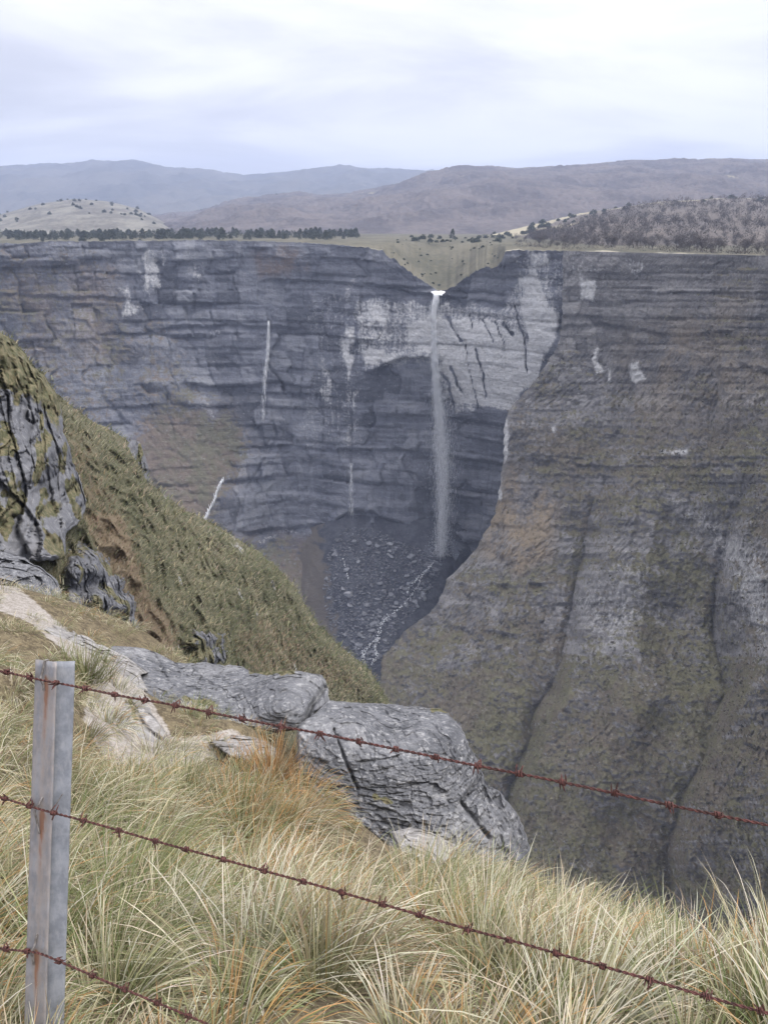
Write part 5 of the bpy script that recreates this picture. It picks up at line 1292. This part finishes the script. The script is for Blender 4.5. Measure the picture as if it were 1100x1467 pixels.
def bare_mesh(seed, n=520):
    """leafless crown: forked limbs ending in a haze of thin twigs; unit height"""
    r = np.random.default_rng(seed); parts = []
    limbs = []
    for k in range(6):
        a = r.uniform(0, 6.28); e = np.array([math.cos(a) * r.uniform(.12, .3), math.sin(a) * r.uniform(.12, .3), r.uniform(.62, .95)]); b = np.array([0, 0, r.uniform(.22, .4)])
        t = np.linspace(0, 1, 4)[:, None]; p = b + (e - b) * t + [[0, 0, 0.0]] + np.sin(t * 3.1) * r.normal(size=3) * .03; limbs.append(p); parts.append(tube(p, np.linspace(.013, .004, 4), 3, False))
    base = np.array([l[min(3, int(r.integers(1, 4)))] for l in [limbs[i] for i in r.integers(0, 6, n)]]) + r.normal(size=(n, 3)) * [.085, .085, .085]
    dirv = r.normal(size=(n, 3)) * .6 + [0, 0, .8] + base * [1.6, 1.6, 0]; dirv /= np.linalg.norm(dirv, axis=1)[:, None]; L = r.uniform(.07, .17, n)
    sd = np.cross(dirv, r.normal(size=(n, 3))); sd /= np.linalg.norm(sd, axis=1)[:, None]
    V = np.stack([base - sd * .0055, base + sd * .0055, base + dirv * L[:, None]], 1).reshape(-1, 3); parts.append((V, np.arange(3 * n).reshape(-1, 3)))
    V, fs = join(parts); return mesh_of('crown', V, fs, MATS['twigs'])
plain('twigs', (0.055, 0.047, 0.043), (0.092, 0.078, 0.070), 0.6, 0.95, 0.1)
con_c = [conifer_mesh(10 + i, 0.8 + 0.15 * i) for i in range(5)]; bush_c = [bush_mesh(30 + i) for i in range(5)]; bare_c = [bare_mesh(50 + i) for i in range(6)]
trk = trunk_mesh(1); trk_b = trunk_mesh(2, 0.45, .02)
def tree(name, crown, trunk, p, h, label, group, r, squash=1.0):
    e = bpy.data.objects.new(name, None); col.objects.link(e); e.location = p; e.scale = (h * squash, h * squash, h); e.rotation_euler = (0, 0, r.uniform(0, 6.28))
    link('crown', crown, e); link('trunk', trunk, e); tag(e, label, 'tree', group)
def plateau_tree_row():
    r = np.random.default_rng(301)
    for k in range(290):
        px = r.uniform(-30, 512); Y = r.uniform(840, 1180)
        # the row thins out in places
        if noise3(px / 30., .2, .7, 303) < -0.55 and r.random() < .8: continue
        X = (px - 550) / F * Y / 1.063; h = 4.5 + 7.0 * r.random() ** 1.4 * (0.75 + 0.3 * sstep(0, 420, px))
        tree('conifer', con_c[int(r.integers(0, 5))], trk, (X, Y, float(zplat(np.array(X), np.array(Y))) - .3), h, 'dark conifer in the long row of trees on the plateau above the left cliff', 'conifers along the plateau', r, r.uniform(1.0, 1.5))
plateau_tree_row()
def conifer_belt():
    r = np.random.default_rng(305); n = 620
    px = r.uniform(-160, 515, n); Y = r.uniform(930, 1300, n); X = (px - 550) / F * Y / 1.063; Z = zplat(X, Y) - .3; h = r.uniform(3.5, 8, n); K = 40
    t = r.random((n, K)) ** .8; a = r.uniform(0, 6.28, (n, K)); rd = .34 * (1 - t) ** .7 * r.uniform(.4, 1.1, (n, K)) + .02
    c = np.stack([X[:, None] + h[:, None] * rd * np.cos(a), Y[:, None] + h[:, None] * rd * np.sin(a), Z[:, None] + h[:, None] * (.08 + .92 * t)], -1)
    V = (c[:, :, None] + r.normal(size=(n, K, 3, 3)) * (.085 * h)[:, None, None, None]).reshape(-1, 3)
    tag(link('conifer_belt', mesh_of('conifer_belt', V, np.arange(len(V)).reshape(-1, 3), MATS['conifer'])), 'dark belt of conifers running along the plateau behind the front row of trees', 'woodland', kind='stuff')
conifer_belt()
def lone_trees():
    r = np.random.default_rng(311)
    for px, Y, h in ((115, 780, 5), (120, 785, 4), (146, 790, 5.5), (60, 770, 3.5), (200, 800, 3.5)):
        X = (px - 550) / F * Y / 1.063; tree('bush', bush_c[int(r.integers(0, 5))], trk, (X, Y, float(zplat(np.array(X), np.array(Y)))), h, 'small dark bush alone on the meadow between the rim and the conifer row', 'bushes on the rim meadow', r, 1.0)
    for k in range(46):
        f = r.uniform(.35, .98); p = ground_at(palehill, r.uniform(-20, 235), f); tree('bush', bush_c[int(r.integers(0, 5))], trk, p, r.uniform(4, 9), 'dark round tree dotting the pale grassy hill', 'trees on the pale hill', r, 1.1)
    for k in range(26):
        px = r.uniform(285, 440); p = ground_at(mid, px, r.uniform(.86, .99)); tree('bush', bush_c[int(r.integers(0, 5))], trk, p, r.uniform(10, 18), 'dark tree near the pale crest of the middle hill', 'trees on the middle hill crest', r, 1.2)
    for k in range(150):
        px = r.uniform(690, 1110); f = r.uniform(.3, 1.0)
        lo = np.interp(px, [690, 760, 900, 1110], [.2, .45, .80, .85])
        if f < lo: continue
        if px < 930 or r.random() < .45:
            p = ground_at(near, px, f); tree('bush', bush_c[int(r.integers(0, 5))], trk, p, r.uniform(3.5, 9), 'dark juniper bush on the dry grass hillside at the upper right', 'junipers on the right hillside', r, r.uniform(.9, 1.4))
    for k in range(34):
        px = r.uniform(585, 735); Y = r.uniform(760, 1000); X = (px - 550) / F * Y / 1.063
        tree('bush', bush_c[int(r.integers(0, 5))], trk, (X, Y, float(zplat(np.array(X), np.array(Y))) - .2), r.uniform(2.5, 6.5), 'low bush on the meadow behind the waterfall notch', 'bushes behind the notch', r, r.uniform(1, 1.6))
    X = (648 - 550) / F * 900 / 1.063; tree('conifer', con_c[2], trk, (X, 900, float(zplat(np.array(X), np.array(900.)))), 10, 'single dark conifer on the meadow above the waterfall', None, r, 1.0)
lone_trees()
def notch_bushes():
    r = np.random.default_rng(331)
    for k in range(70):
        px = r.uniform(560, 715); c = int(np.searchsorted(PLAT['px'], px)); j = int(r.integers(4, 15))
        q1 = np.array([PLAT[q][j, c] for q in 'XYZ']); q2 = np.array([PLAT[q][j + 1, c] for q in 'XYZ']); p = q1 + (q2 - q1) * r.random(); tree('bush', bush_c[int(r.integers(0, 5))], trk, p, r.uniform(0.6, 1.7) ** 1.6, 'scrubby little bush on the grassy slope just above the waterfall lip', 'scrub in the waterfall notch', r, r.uniform(1, 1.8))
notch_bushes()
def bare_wood():
    r = np.random.default_rng(321)
    for k in range(210):
        px = 735 + 400 * r.random() ** 0.9; lo = 0.02; f = lo + r.random() ** 1.6 * np.interp(px, [735, 800, 900, 1140], [.12, .4, .7, .75])
        p = ground_at(near, px, f); p[2] -= .3
        if k % 5 < 2 and px > 745:
            c = int(np.clip(np.searchsorted(PLAT['px'], px), 0, len(PLAT['px']) - 1)); j = int(r.integers(6, 15)); p = np.array([PLAT[q][j, c] for q in 'XYZ']) + [0, r.uniform(0, 8), -.3]
        tree('bare_tree', bare_c[int(r.integers(0, 6))], trk_b, p, r.uniform(5.5, 10), 'leafless brown tree in the wood behind the right cliff rim', 'leafless trees behind the right rim', r, r.uniform(1.1, 1.7))
    X, Y = (1015 - 550) / F * 500 / 1.063, 500.
    tree('bare_tree', bare_c[1], trk_b, (X, Y, -14.6), 6.5, 'pale round leafless bush on the right cliff rim', None, r, 2.4)
    parts = []
    for k in range(1300):
        px = 760 + 560 * r.random(); f = 0.05 + r.random() * np.interp(px, [760, 860, 950, 1320], [.2, .62, .80, .85]); p = ground_at(near, px, f); h = r.uniform(6, 10); n = 52
        b = r.normal(size=(n, 3)) * [.22, .22, .2] + [0, 0, .6]; d = r.normal(size=(n, 3)) * .10 + [0, 0, .13]; sd = r.normal(size=(n, 3)) * .018
        parts.append((p + h * np.stack([b - sd, b + sd, b + d], 1).reshape(-1, 3), np.arange(3 * n).reshape(-1, 3)))
    for k in range(520):
        px = r.uniform(735, 1240); c = int(np.clip(np.searchsorted(PLAT['px'], px), 0, len(PLAT['px']) - 1)); j = int(r.integers(4, 15)); p = np.array([PLAT[q][j, c] for q in 'XYZ']) + [0, r.uniform(0, 8), -.3]; h = r.uniform(1.5, 5); n = 34
        b = r.normal(size=(n, 3)) * [.4, .4, .2] + [0, 0, .4]; d = r.normal(size=(n, 3)) * .14 + [0, 0, .13]; sd = r.normal(size=(n, 3)) * .025
        parts.append((p + h * np.stack([b - sd, b + sd, b + d], 1).reshape(-1, 3), np.arange(3 * n).reshape(-1, 3)))
    V, fs = join(parts)
    tag(link('bare_woodland', mesh_of('bare_woodland', V, fs, MATS['twigs'])), 'brownish leafless woodland covering the hillside above the right cliff', 'woodland', kind='stuff')
bare_wood()

# ------------------------------------------------------------------ air
def haze():
    m, t = new_mat('hazy air')
    v = t.add('ShaderNodeVolumePrincipled', {'Color': (0.60, 0.71, 1.0), 'Density': 0.00017, 'Anisotropy': 0.1})
    t.add('ShaderNodeOutputMaterial', {'Volume': v.outputs[0]})
    x0, x1, y0, y1, z0, z1 = -8100., 8100., -7600., 8600., -382., 640.
    V = np.array([(x, y, z) for z in (z0, z1) for y in (y0, y1) for x in (x0, x1)])
    f = np.array([(0, 2, 3, 1), (4, 5, 7, 6), (0, 1, 5, 4), (2, 6, 7, 3), (0, 4, 6, 2), (1, 3, 7, 5)])
    tag(link('haze', mesh_of('haze', V, f, m)), 'thin bluish haze in the air of the gorge', 'haze', kind='stuff')
haze()
